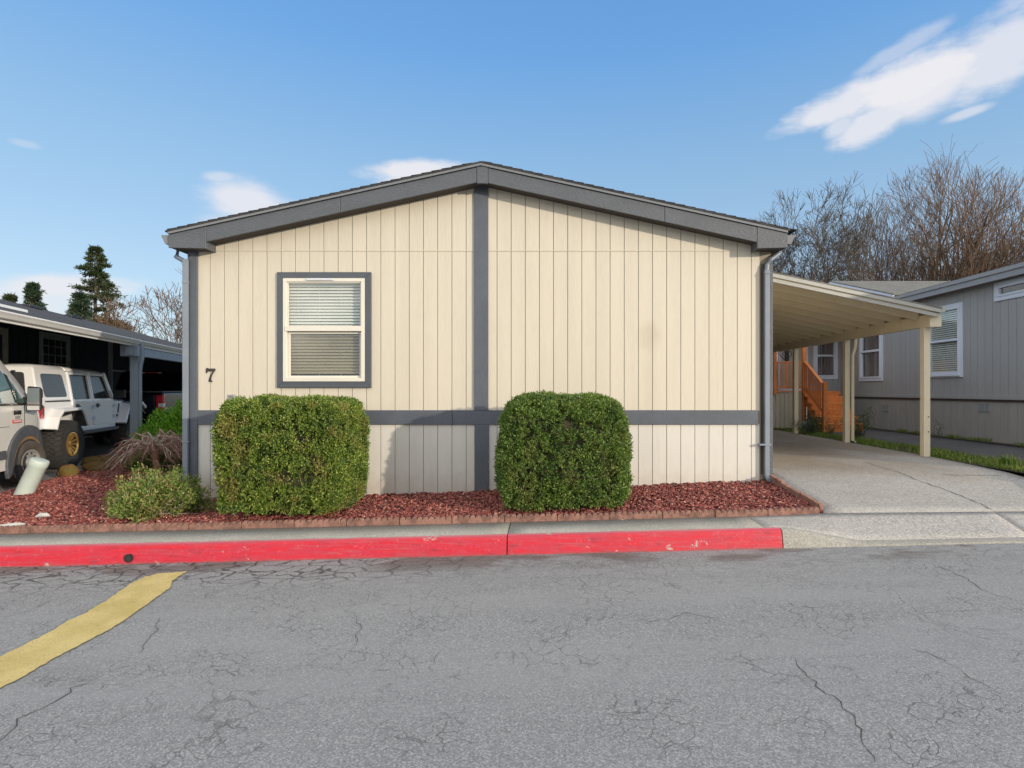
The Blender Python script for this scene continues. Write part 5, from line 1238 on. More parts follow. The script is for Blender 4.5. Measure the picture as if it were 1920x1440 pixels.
for s_ in (1, -1):
    # wheel arch cladding, dark liner
    def arch(r0, r1, x0, x1, name, m_, zc=.37, bev=.012, a0=-20, a1=200):
        mb = MB(); poly = [(math.cos(R(a)) * r1 * 1.0, zc + math.sin(R(a)) * r1 * 1.02) for a in range(a0, a1 + 1, 10)] + [(math.cos(R(a)) * r0, zc + math.sin(R(a)) * r0) for a in range(a1, a0 - 1, -10)]
        n_ = len(poly); vs = []
        for xx in (x0, x1):
            for (y, z) in poly: vs.append((s_ * (xx - (1.0 - vplan(y)) * .9), y, z))
        mb.add(vs, [(i, (i + 1) % n_, n_ + (i + 1) % n_, n_ + i) for i in range(n_)] + [(n_ // 2 - 1 - i, n_ // 2 + i, n_ // 2 + i + 1, n_ // 2 - 2 - i) for i in range(n_ // 2 - 1)] + [tuple(n_ + k for k in (n_ // 2 - 1 - i, n_ // 2 + i, n_ // 2 + i + 1, n_ // 2 - 2 - i)) for i in range(n_ // 2 - 1)])
        return mb.build(name, m_, van, bevel=bev, smooth=False)
    arch(.43, .60, .98, 1.035, 'wheel_arch', M['cladding'])
    mb = MB(); pl = [(math.cos(R(a)) * .432, .37 + math.sin(R(a)) * .432) for a in range(-30, 211, 12)]
    mb.prism(pl, 'x', s_ * 1.012, s_ * 1.016); mb.build('arch_liner', M['rust'], van)
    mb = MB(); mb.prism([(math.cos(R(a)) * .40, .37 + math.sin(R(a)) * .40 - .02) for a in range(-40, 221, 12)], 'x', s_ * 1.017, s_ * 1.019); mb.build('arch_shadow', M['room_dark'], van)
    wheel(van, s_ * 1.065, 0, .365, .235, .205, M['rubber_dusty'], M['steel_rim'], 'steel', s_, R(-9)); wheel(van, s_ * 1.03, -4.0 + .55, .365, .235, .205, M['rubber_dusty'], M['steel_rim'], 'steel', s_)
    # front door window, quarter light, pillar trim
    vf = lambda z: vhw(-.5, z)
    mb = MB(); side_prism(mb, poly_round([(-1.35, 1.36), (-1.35, 2.02), (-.80, 2.02), (-.52, 1.80), (-.30, 1.36)], .04), .002, .010, vf, s_); mb.build('door_window', M['van_glass'], van)
    mb = MB(); side_prism(mb, poly_round([(-.26, 1.36), (-.46, 1.76), (-.34, 1.66), (-.10, 1.36)], .02), .002, .010, vf, s_); mb.build('quarter_window', M['van_glass'], van)
    mb = MB(); side_prism(mb, [(-.30, 1.345), (-.54, 1.83), (-.47, 1.80), (-.25, 1.345)], .004, .016, vf, s_); side_prism(mb, [(-1.38, 1.32), (-1.38, 1.352), (-.05, 1.352), (-.02, 1.32)], .004, .014, vf, s_); mb.build('window_seal', M['black_plastic'], van)
    mb = MB(); side_prism(mb, [(-.09, .66), (-.09, 1.34), (-.082, 1.34), (-.082, .66)], -.01, .0015, vf, s_); side_prism(mb, [(-4.4, .98), (-4.4, .988), (-.5, .988), (-.5, .98)], -.01, .0015, vf, s_); mb.build('panel_gap', M['badge_black'], van)
    mb = MB(); mb.box(min(s_ * 1.01, s_ * 1.035), max(s_ * 1.01, s_ * 1.035), -1.6, -.62, .48, .62); mb.build('side_moulding', M['cladding'], van, bevel=.012)
    # mirror
    mb = MB(); mb.bar((s_ * .95, -.08, 1.40), (s_ * 1.12, -.10, 1.36), .06, .12); mb.loft([[(s_ * 1.06, -.20, 1.20), (s_ * 1.28, -.20, 1.22), (s_ * 1.28, -.20, 1.62), (s_ * 1.08, -.20, 1.64)], [(s_ * 1.08, -.04, 1.24), (s_ * 1.25, -.06, 1.26), (s_ * 1.24, -.06, 1.58), (s_ * 1.09, -.04, 1.60)]])
    mm = mb.build('wing_mirror', M['black_plastic'], van, bevel=.03, seg=3)
    mb = MB(); mb.box(min(s_ * 1.09, s_ * 1.255), max(s_ * 1.09, s_ * 1.255), -.2045, -.2015, 1.33, 1.60); mb.box(min(s_ * 1.09, s_ * 1.255), max(s_ * 1.09, s_ * 1.255), -.2045, -.2015, 1.235, 1.31); mb.build('mirror_glass', M['chrome'], mm)
    mb = MB(); mb.box(min(s_ * 1.272, s_ * 1.286), max(s_ * 1.272, s_ * 1.286), -.15, -.10, 1.32, 1.44); mb.build('indicator', M['tail_clear'], mm)
mb = MB(); ws = [(-.78, .215, 1.46), (.78, .215, 1.46), (.70, -.60, 2.27), (-.70, -.60, 2.27)]; mb.add([(p[0], p[1] + .02, p[2] + .015) for p in ws], [(0, 1, 2, 3)]); mb.build('windscreen', M['van_glass'], van)
mb = MB(); mb.loft([[(vhw(y, .5) + .012, y, .30) for y in (-.0,)] + [(vhw(.45, .5) + .012, .45, .30), (vhw(.7, .5) + .02, .72, .30), (.5, .93, .30), (-.5, .93, .30), (-vhw(.7, .5) - .02, .72, .30), (-vhw(.45, .5) - .012, .45, .30), (0, .2, .30)],
                    [(1.0, .0, .58), (vhw(.45, .5) + .012, .45, .58), (vhw(.7, .5) + .02, .72, .58), (.5, .93, .58), (-.5, .93, .58), (-vhw(.7, .5) - .02, .72, .58), (-vhw(.45, .5) - .012, .45, .58), (0, .2, .58)]]); mb.build('bumper', M['cladding'], van, bevel=.01)
text('maker_badge', 'RAM', .085, M['badge_black'], van, SIDE((1.012, -.30, 1.20)), .003, .006, 1.1)
text('model_badge', '1500', .055, M['badge_grey'], van, SIDE((1.012, -.30, 1.125)), .003, .004, 1.2)
mb = MB(); mb.box(1.0, 1.010, -.42, -.18, 1.035, 1.085); mb.build('red_badge', M['badge_red'], van)
text('badge_lettering', 'PROMASTER', .036, M['tail_clear'], van, SIDE((1.0115, -.30, 1.06)), .001, .001)

# black pickup beyond
yt = 15.6; tr = Vector(((306 - 1021) / F * yt, yt, 0)) - UR * .98
truck = empty('pickup_truck', (tr.x, tr.y, LZ), TH, 'black pickup truck seen from behind past the blue post', 'pickup truck')
mb = MB(); mb.prism([(0, .62), (.0, 1.42), (.03, 1.50), (1.9, 1.50), (2.0, 1.56), (4.2, 1.46), (5.6, 1.28), (5.75, .9), (5.7, .55)], 'x', -.98, .98); mb.build('body', M['black_paint'], truck, bevel=.05, seg=3, smooth=True)
mb = MB(); mb.loft([[(-.93, 1.95, 1.5), (.93, 1.95, 1.5), (.93, 4.3, 1.45), (-.93, 4.3, 1.45)], [(-.82, 2.2, 2.1), (.82, 2.2, 2.1), (.80, 3.5, 2.1), (-.80, 3.5, 2.1)], [(-.74, 2.35, 2.16), (.74, 2.35, 2.16), (.72, 3.3, 2.16), (-.72, 3.3, 2.16)]]); mb.build('cab', M['black_paint'], truck, bevel=.03, smooth=True)
mb = MB(); mb.add([(-.70, 1.99, 1.58), (.70, 1.99, 1.58), (.66, 2.18, 2.02), (-.66, 2.18, 2.02)], [(0, 1, 2, 3)]); mb.build('rear_window', M['car_glass'], truck)
mb = MB(); mb.box(-.17, .17, 2.10, 2.19, 2.085, 2.12); tb = mb.build('brake_light', M['tail_red'], truck, bevel=.006)
for xa, xb in ((-.27, -.175), (.175, .27)): MB().box(xa, xb, 2.10, 2.19, 2.08, 2.12).build('cargo_lamp', M['tail_clear'], truck, bevel=.006)
mb = MB(); mb.box(-.78, .78, -.03, -.002, .78, 1.44); tg = mb.build('tailgate', M['black_paint'], truck, bevel=.02, seg=3)
mb = MB(); mb.box(-.16, .16, -.045, -.031, 1.22, 1.32); mb.build('handle', M['black_plastic'], tg, bevel=.01)
mb = MB(); mb.prism([(-.95, 1.50), (-.95, 1.535), (.95, 1.535), (.95, 1.50)], 'y', .02, 1.9); mb.build('bed_cover', M['cladding'], truck)
text('tailgate_lettering', 'TUNDRA', .17, M['brass'], truck, basis(Vector((1, 0, 0)), Vector((0, 0, 1)), Vector((0, -1, 0)), (.10, -.033, .98)), .004, .004, 1.35)
for s_ in (1, -1):
    mb = MB(); mb.box(min(s_ * .80, s_ * 1.0), max(s_ * .80, s_ * 1.0), -.035, .13, .86, 1.43); tl_ = mb.build('tail_light', M['tail_red'], truck, bevel=.03, seg=3)
    mb = MB(); mb.box(min(s_ * .86, s_ * 1.005), max(s_ * .86, s_ * 1.005), -.042, .10, 1.08, 1.20); mb.build('reverse_lamp', M['tail_clear'], tl_, bevel=.02)
    for y in (1.15, 4.75): wheel(truck, s_ * .99, y, .40, .26, .23, M['rubber'], M['steel_rim'], 'steel', s_)
mb = MB(); mb.box(-.95, .95, -.18, .02, .58, .76); mb.build('rear_bumper', M['black_paint'], truck, bevel=.03)

# ------------------------------------------------------------------ plants near the house
def leaves(C, Nrm, L_, W_, droop=.25):
    """diamond leaves at points C pointing roughly along Nrm"""
    n_ = len(C); r1 = rng.normal(0, 1, (n_, 3)); d = Nrm + r1 * .55; d /= np.linalg.norm(d, axis=1)[:, None]
    s_ = np.cross(d, rng.normal(0, 1, (n_, 3))); s_ /= np.linalg.norm(s_, axis=1)[:, None]
    l_ = (L_ * rng.uniform(.6, 1.3, n_))[:, None]; w_ = (W_ * rng.uniform(.6, 1.3, n_))[:, None]
    up = np.cross(s_, d) * w_ * .35
    V = np.stack([C, C + d * l_ * .5 + s_ * w_ * .5 + up, C + d * l_, C + d * l_ * .5 - s_ * w_ * .5 + up], 1).reshape(-1, 3)
    b_ = (np.arange(n_) * 4)[:, None]
    return V, np.concatenate([b_ + np.array([[0, 1, 2]]), b_ + np.array([[0, 2, 3]])], 1).reshape(-1, 3)
def merge(parts):
    V = []; Fq = []; o_ = 0
    for v_, f_ in parts: V.append(v_); Fq.append(f_ + o_); o_ += len(v_)
    return np.concatenate(V), np.concatenate(Fq)
def hedge(name, x0, x1, yc, ry, zb, zt, leafm, label, n_tuft=9000, seed=1, e=3.6, top_in=.1, lump=.035):
    cx_, rx = (x0 + x1) / 2, (x1 - x0) / 2; h = zt - zb
    root = empty(name, (cx_, yc, zb), 0, label, 'bush', 'clipped bushes in front of the house wall')
    g = np.random.default_rng(seed)
    # points on a superellipsoid shell, rejection-free: directions from a cube
    d = g.normal(0, 1, (n_tuft * 2, 3)); d[:, 2] = np.abs(d[:, 2]) * np.where(g.random(len(d)) < .93, 1, -1)
    d = g.uniform(-1, 1, (n_tuft * 3, 3)); ax = g.integers(0, 5, len(d)); 
    for k, (a, s_) in enumerate(((0, 1), (0, -1), (1, -1), (1, 1), (2, 1))): d[ax == k, a] = s_
    d = d[~((ax == 3) & (g.random(len(d)) < .6))][:n_tuft]
    d[:, 2] = d[:, 2] * .5 + .0 if False else d[:, 2]
    r_ = (np.abs(d[:, 0]) ** e + np.abs(d[:, 1]) ** e + np.abs(d[:, 2]) ** e) ** (-1 / e)
    p = d * r_[:, None]
    nrm = np.sign(p) * np.abs(p) ** (e - 1); nrm /= np.linalg.norm(nrm, axis=1)[:, None]
    zz = (p[:, 2] + 1) / 2
    tap = 1 - top_in * zz ** 3 - .05 * (1 - zz) ** 3
    P = np.stack([p[:, 0] * rx * tap, p[:, 1] * ry * tap, zz * h], 1)
    lumps = np.array([mnoise.noise(Vector(q) * 2.6 + Vector((seed * 7, 0, 0))) + .6 * mnoise.noise(Vector(q) * 7 + Vector((seed, 3, 0))) for q in P])
    P += nrm * (lumps * lump)[:, None] + nrm * (g.uniform(-1, 0, len(P)) ** 3 * .05)[:, None]
    dip = np.array([mnoise.noise(Vector(q) * 9 + Vector((3, seed, 5))) for q in P]); P -= nrm * (np.clip(dip - .05, 0, .5) * .22)[:, None]
    keep = (P[:, 2] > .01)
    # a few thin spots where the dark core shows
    hole = np.array([mnoise.noise(Vector(q) * 4.5 + Vector((9, seed, 2))) for q in P]); keep &= ~((hole > .50) & (g.random(len(P)) < .5))
    P, nrm = P[keep], nrm[keep]
    parts = []
    # each tuft: a little spray of leaves round its own shoot, some shoots deeper than others
    A = nrm + np.array([0, 0, .5]) + g.normal(0, .35, P.shape); A /= np.linalg.norm(A, axis=1)[:, None]
    for k in range(10):
        C = P - nrm * .035 + A * (k * .0065) + g.normal(0, .008, P.shape); parts.append(leaves(C, A * .8 + g.normal(0, .5, P.shape), .031, .015))
    # sprigs standing proud of the clipped face
    sp = g.choice(len(P), len(P) // 9); D = nrm[sp] + np.array([0, 0, .7]) + g.normal(0, .3, (len(sp), 3)); D /= np.linalg.norm(D, axis=1)[:, None]
    for k in range(5): parts.append(leaves(P[sp] + D * (.008 + k * .009), D, .022, .010))
    V, Fq = merge(parts); fast_mesh('foliage', V, Fq, leafm, root)
    # closed dark core added inside to block light and darken the leaf gaps
    nu, nv = 36, 18; vs = []
    for j in range(nv + 1):
        for i in range(nu):
            a = 2 * math.pi * i / nu; b_ = -math.pi / 2 + math.pi * j / nv; q = Vector((math.cos(b_) * math.cos(a), math.cos(b_) * math.sin(a), math.sin(b_)))
            rr = (abs(q.x) ** e + abs(q.y) ** e + abs(q.z) ** e) ** (-1 / e); q = q * rr; z_ = (q.z + 1) / 2; t_ = 1 - top_in * z_ ** 3 - .05 * (1 - z_) ** 3
            k_ = .86 + .03 * mnoise.noise(q * 5); k_ *= .72 + .28 * min(1, z_ * 4); vs.append((q.x * rx * t_ * k_, q.y * ry * t_ * k_ * .97, .0 + z_ * h * .95))
    fs = [(j * nu + i, j * nu + (i + 1) % nu, (j + 1) * nu + (i + 1) % nu, (j + 1) * nu + i) for j in range(nv) for i in range(nu)]
    MB().add(vs, fs).build('stems', M['shrub_wood_and_core'], root)  # the closed dark core, in place of separate stems
    return root
# left bush spans px 395-692, right bush px 930-1187
hedge('clipped_bush', at(396, 0, 6.55).x, at(695, 0, 7.62).x, 7.06, .625, -.07, 1.325, M['boxwood_leaf'], 'larger wide clipped bush with yellowish tips, left of the centre board', 16000, 3, 7.0, .07, .05)
hedge('clipped_bush', at(930, 0, 6.60).x, at(1187, 0, 6.60).x, 7.04, .58, -.045, 1.375, M['holly_leaf'], 'darker green clipped bush with rounded shoulders, right of the centre board', 14000, 8, 5.0, .15, .045)

def twig_chain(mb, p, d, L_, r0, n_=4, bend=.3, g=None, grav=0.0, nside=4):
    pts = [Vector(p)]; dd = Vector(d).normalized(); rads = [r0]
    for k in range(n_):
        dd = (dd + Vector((g.gauss(0, bend), g.gauss(0, bend), g.gauss(0, bend) - grav))).normalized(); pts.append(pts[-1] + dd * L_ / n_); rads.append(r0 * (1 - .75 * (k + 1) / n_))
    mb.tube(pts, r0, nside, rads, cap=False); return pts, dd

# low straggly shrub in the corner of the bed
g = random.Random(4); c_ = at(296, 960, 7.05); c_.z = bed_z(c_.x, 7.05)
root = empty('low_shrub', c_, 0, 'low straggly yellow-green shrub with bare tan twigs at the bed corner', 'bush')
mb = MB(); tips = []
for i in range(150):
    a = g.uniform(0, 6.283); b_ = g.uniform(.05, 1.25); d = Vector((math.cos(a) * math.cos(b_), math.sin(a) * math.cos(b_) * .9, math.sin(b_) * .95))
    pts, dd = twig_chain(mb, (g.uniform(-.08, .08), g.uniform(-.08, .08), .02), d, g.uniform(.40, .62), .007, 5, .22, g); tips.append((pts, dd))
mb.build('stems', M['twig_tan'], root)
C = []; Nn = []
for pts, dd in tips:
    for k in (2, 3, 4, 5):
        if g.random() < .30: continue
        p = pts[k]
        if p.z < .03: continue
        for _ in range(60): q = Vector((g.gauss(0, 1), g.gauss(0, 1), g.gauss(0, 1))); C.append(p + q * .034); Nn.append((dd + q * .5 + Vector((0, 0, .4))).normalized())
C = np.array([tuple(q) for q in C]); Nn = np.array([tuple(q) for q in Nn]); C[:, 2] = np.maximum(C[:, 2], .015)
V, Fq = leaves(C, Nn, .038, .017); fast_mesh('foliage', V, Fq, M['spirea_leaf'], root)
# a trailing dead stem by the wall
mb = MB(); g = random.Random(9)
for k in range(7): twig_chain(mb, (0, 0, 0), (g.uniform(-.6, 1), g.uniform(-.3, .3), g.uniform(.3, 1)), .26, .006, 5, .3, g)
o = mb.build('dry_stems', M['twig_dark']); o.location = (at(376, 930, 7.7).x, 7.7, bed_z(-4.7, 7.7)); tag(o, 'bare dark dead stems beside the left bush at the wall foot', 'dead plant')

# weeping laceleaf maple, bare
g = random.Random(21); ty = 10.2; tx = (293 - 1021) / F * ty; tz = -.09
root = empty('weeping_maple', (tx, ty, tz), 0, 'small bare weeping maple with umbrella of drooping twigs', 'tree')
mb = MB(); mb.tube([(0, 0, -.05), (.005, 0, .15), (-.01, 0, .30), (.0, 0, .48)], .05, 10, [.062, .052, .048, .05]); mb.build('trunk', M['maple_trunk'], root, smooth=True)
m1 = MB(); m2 = MB()
for i in range(52):
    a = i * 2.399 + g.uniform(-.2, .2); reach = g.uniform(.35, 1.0) * (.98 if math.cos(a) < 0 else .62); hh = g.uniform(.12, .36) * (1.2 - .4 * reach)
    pts = []; n_ = 7
    for k in range(n_ + 1):
        t_ = k / n_; r_ = reach * t_; z = .44 + hh * math.sin(min(1, t_ * 1.15) * math.pi * .62) * 1.25 - (t_ ** 2.2) * .48 * (reach + .3)
        pts.append(Vector((math.cos(a) * r_ + g.gauss(0, .022), math.sin(a) * r_ + g.gauss(0, .022), z + g.gauss(0, .014))))
    m1.tube(pts[:7], .012, 5, [.022, .018, .015, .012, .010, .008, .006], cap=False)
    for k in range(3, n_ + 1):
        for _ in range(5):
            d = Vector((math.cos(a) + g.gauss(0, .6), math.sin(a) + g.gauss(0, .6), g.gauss(-.25, .35))); twig_chain(m2, pts[k], d, g.uniform(.10, .26), .0042, 4, .25, g, .18, 3)
m1.build('branches', M['twig_tan'], root, smooth=True); m2.build('twigs', M['twig_red'], root)

# bright green juniper behind it
def tuft_bush(name, loc, rx, ry, h, leafm, label, n_, lsize, seed, cat='bush', wood='shrub_wood_and_core', e=2.2, up=.4, group=None, lump=.12):
    g_ = np.random.default_rng(seed); root = empty(name, loc, 0, label, cat, group)
    d = g_.normal(0, 1, (n_, 3)); d[:, 2] = np.abs(d[:, 2]); d /= np.linalg.norm(d, axis=1)[:, None]
    l_ = np.array([mnoise.noise(Vector(q) * 2.3 + Vector((seed, 0, 0))) + .5 * mnoise.noise(Vector(q) * 5.5 + Vector((0, seed, 0))) for q in d])
    r_ = (1 + l_ * lump * 3) * g_.uniform(.72, 1.02, n_); P = d * r_[:, None] * np.array([rx, ry, h]); P[:, 2] = np.maximum(P[:, 2], .01)
    parts = []
    for k in range(8):
        D = d + np.array([0, 0, up]); parts.append(leaves(P + g_.normal(0, lsize * .6, P.shape), D, lsize, lsize * .35))
    V, Fq = merge(parts); fast_mesh('foliage', V, Fq, leafm, root)
    mb = MB(); gg = random.Random(seed)
    for i in range(26):
        a = gg.uniform(0, 6.28); b_ = gg.uniform(.3, 1.4); twig_chain(mb, (0, 0, 0), (math.cos(a) * math.cos(b_) * rx, math.sin(a) * math.cos(b_) * ry, math.sin(b_) * h), .8 * max(rx, h), .02, 5, .12, gg)
    mb.build('stems', M[wood], root); return root
tuft_bush('juniper', (at(352, 800, 12.3).x, 12.3, -.12), .95, .9, 1.02, M['juniper_leaf'], 'bright green feathery juniper behind the weeping maple', 9000, .075, 5, up=.7, lump=.13)
tuft_bush('low_shrub', (at(322, 855, 10.9).x, 10.9, -.1), .8, .5, .42, M['holly_leaf'], 'dark green low shrub under the weeping maple', 1500, .05, 6)

# mossy rocks along the bed's back edge
g = random.Random(14)
labels = ['largest flat mossy rock at the front of the back edging', 'orange-brown mossy rock nearest the grey pipe', 'green mossy rock behind the flat one', 'reddish mossy rock right of the green one', 'small mossy rock at the right end under the maple twigs']
for i, (px, py, wpx, hpx) in enumerate([(182, 884, 44, 16), (128, 893, 32, 20), (196, 871, 26, 14), (172, 874, 34, 16), (221, 871, 20, 12)]):
    Y = 1.545 * F / (py - 731) ; P = at(px, py, Y); s_ = Y / F; zc = -.10; bm = bmesh.new(); bmesh.ops.create_icosphere(bm, subdivisions=3, radius=1)
    for v_ in bm.verts:
        q = v_.co.copy(); k = 1 + .22 * mnoise.noise(q * 1.4 + Vector((i * 5, 0, 0))) + .08 * mnoise.noise(q * 4 + Vector((i, 2, 0)))
        v_.co = Vector((q.x * wpx * s_ * .52 * k, q.y * wpx * s_ * .42 * k, q.z * hpx * s_ * .75 * k))
    me = bpy.data.meshes.new('rock'); bm.to_mesh(me); bm.free(); me.materials.append(M['moss_rock'])
    for p in me.polygons: p.use_smooth = True
    o = bpy.data.objects.new('mossy_rock', me); COL.objects.link(o); o.location = (P.x, P.y, zc + .05 + hpx * s_ * .15); tag(o, labels[i], 'rock', 'mossy rocks edging the bed')
# pale leaning pipe bollard
by = 8.28; bx = (43 - 1021) / F * by; bz = bed_z(bx, by)
mb = MB(); d = Vector((.40, .10, 1)).normalized(); L_ = .53
mb.lathe([(-.15, .001), (-.15, .112), (L_ - .11, .112), (L_ - .10, .119), (L_ - .03, .119), (L_ - .008, .110), (L_, .09), (L_, .001)], (bx + .02, by, bz + .01), d, 32)
o = mb.build('pipe_bollard', M['bollard_paint'], smooth=True); tag(o, 'short pale green-grey pipe bollard leaning over in the red rock', 'bollard')
# pale stones and a bone-like branch lying on the bed
g = random.Random(31)
def pale_scrap(name, pts, rad, label, cat):
    mb = MB(); mb.tube(pts, rad[0], 8, rad); o = mb.build(name, M['grit'], smooth=True); return tag(o, label, cat)
a_, b_ = at(66, 959, 6.9), at(92, 956, 6.92)
pale_scrap('pale_stone', [(a_.x, 6.9, bed_z(a_.x, 6.9) + .015), (a_.x + .06, 6.91, bed_z(a_.x, 6.9) + .035), (a_.x + .12, 6.92, bed_z(a_.x, 6.9) + .035), (b_.x, 6.93, bed_z(a_.x, 6.9) + .02)], [.008, .028, .026, .006], 'small pale stone lying on the red rock', 'stone')
a_ = at(0, 991, 6.5)
pale_scrap('pale_driftwood', [(a_.x - .15, 6.47, bed_z(a_.x, 6.5) + .005), (a_.x + .05, 6.49, bed_z(a_.x, 6.5) + .03), (a_.x + .17, 6.51, bed_z(a_.x, 6.5) + .045), (a_.x + .27, 6.52, bed_z(a_.x, 6.5) + .05)], [.02, .026, .022, .010], 'pale spotted piece of driftwood at the front left of the bed', 'driftwood')
for k, (px, py, r_) in enumerate([(18, 995, .035), (287, 987, .018), (300, 985, .016), (372, 984, .022), (380, 986, .018)]):
    P = at(px, py, 6.43); bm = bmesh.new(); bmesh.ops.create_icosphere(bm, subdivisions=2, radius=r_)
    for v_ in bm.verts: v_.co = v_.co * (1 + .3 * mnoise.noise(v_.co * 40 + Vector((k, 0, 0)))); v_.co.z *= .7
    me = bpy.data.meshes.new('pebble'); bm.to_mesh(me); bm.free(); me.materials.append(M['grit'])
    o = bpy.data.objects.new('white_pebble', me); COL.objects.link(o); o.location = (P.x, 6.44, bed_z(P.x, 6.44) + .02)
    tag(o, ['largest white pebble by the driftwood at the far left', 'white pebble against the edging below the low shrub', 'small white pebble just right of another below the low shrub', 'white pebble left of the large bush by the edging', 'white pebble closest to the large bush'][k], 'pebble', 'white pebbles by the edging')

# plants round the cedar stairs
def leafy(name, loc, w_, h, n_, leafm, label, seed, ls=.05, sticks=20):
    gg = random.Random(seed); root = empty(name, loc, 0, label, 'plant'); mb = MB(); C = []; Nn = []
    for i in range(sticks):
        a = gg.uniform(0, 6.28); d = Vector((math.cos(a) * w_ * gg.uniform(.2, 1), math.sin(a) * w_ * .6 * gg.uniform(.2, 1), h * gg.uniform(.6, 1.1)))
        pts, dd = twig_chain(mb, (gg.uniform(-.1, .1) * w_, gg.uniform(-.1, .1), 0), d, d.length, .006, 6, .12, gg)
        for k in range(1, 7):
            for _ in range(n_): q = Vector((gg.gauss(0, 1), gg.gauss(0, 1), gg.gauss(0, .7))); C.append(tuple(pts[k] + q * .035)); Nn.append(tuple((dd * .4 + q).normalized()))
    mb.build('stems', M['twig_dark'], root); V, Fq = leaves(np.array(C), np.array(Nn), ls, ls * .42); fast_mesh('foliage', V, Fq, leafm, root); return root
leafy('leafy_plant', (at(1520, 0, 14.6).x, 14.6, .27), .50, .45, 4, M['weed_leaf'], 'tangled leafy plant left of the cedar stairs', 3, .055, 40)
leafy('leafy_plant', (at(1556, 0, 14.5).x, 14.5, .29), .30, .45, 2, M['weed_leaf'], 'thin leafy plant in front of the cedar stairs', 8, .05, 14)
leafy('leafy_plant', (at(1611, 0, 13.6).x, 13.6, .27), .38, .66, 5, M['weed_leaf'], 'leafy plant right of the cedar stairs behind the carport post', 5, .05, 24)
leafy('leafy_plant', (at(1740, 0, 13.0).x + .0, 12.7, .34), .25, .42, 2, M['weed_leaf'], 'thin weed growing against the grey skirting', 15, .04, 6)
# strap-leaved clump in the verge at right
def clump_xy(n_): return 6.98 + rng.normal(0, .06, n_), 8.45 + rng.normal(0, .06, n_)
root = tag(blades('strap_leaf_clump', 90, clump_xy, 'clump of strap leaves standing in the grass verge at the right', M['grass_blade'], .10, .24, .009, zf=lambda x, y: .27, kind='thing'), cat='plant')

# ------------------------------------------------------------------ trees
class Segs:
    """batch of three-sided tapering segments"""
    def __init__(s): s.a = []; s.b = []; s.ra = []; s.rb = []
    def add(s, a, b_, ra, rb): s.a.append(tuple(a)); s.b.append(tuple(b_)); s.ra.append(ra); s.rb.append(rb)
    def mesh(s, sides=3):
        A = np.array(s.a); B = np.array(s.b); D = B - A; D /= np.linalg.norm(D, axis=1)[:, None] + 1e-9
        up = np.where(np.abs(D[:, 2:3]) < .9, np.array([[0, 0, 1.]]), np.array([[1., 0, 0]])); U = np.cross(D, up); U /= np.linalg.norm(U, axis=1)[:, None]; W_ = np.cross(D, U)
        ra = np.array(s.ra)[:, None]; rb = np.array(s.rb)[:, None]; V = []
        for P, r_ in ((A, ra), (B, rb)):
            for k in range(sides): t_ = 2 * math.pi * k / sides; V.append(P + (U * math.cos(t_) + W_ * math.sin(t_)) * r_)
        V = np.stack(V, 1).reshape(-1, 3); b_ = (np.arange(len(A)) * 2 * sides)[:, None]
        Fq = np.concatenate([b_ + np.array([[k, (k + 1) % sides, sides + (k + 1) % sides, sides + k]]) for k in range(sides)], 0); return V, Fq
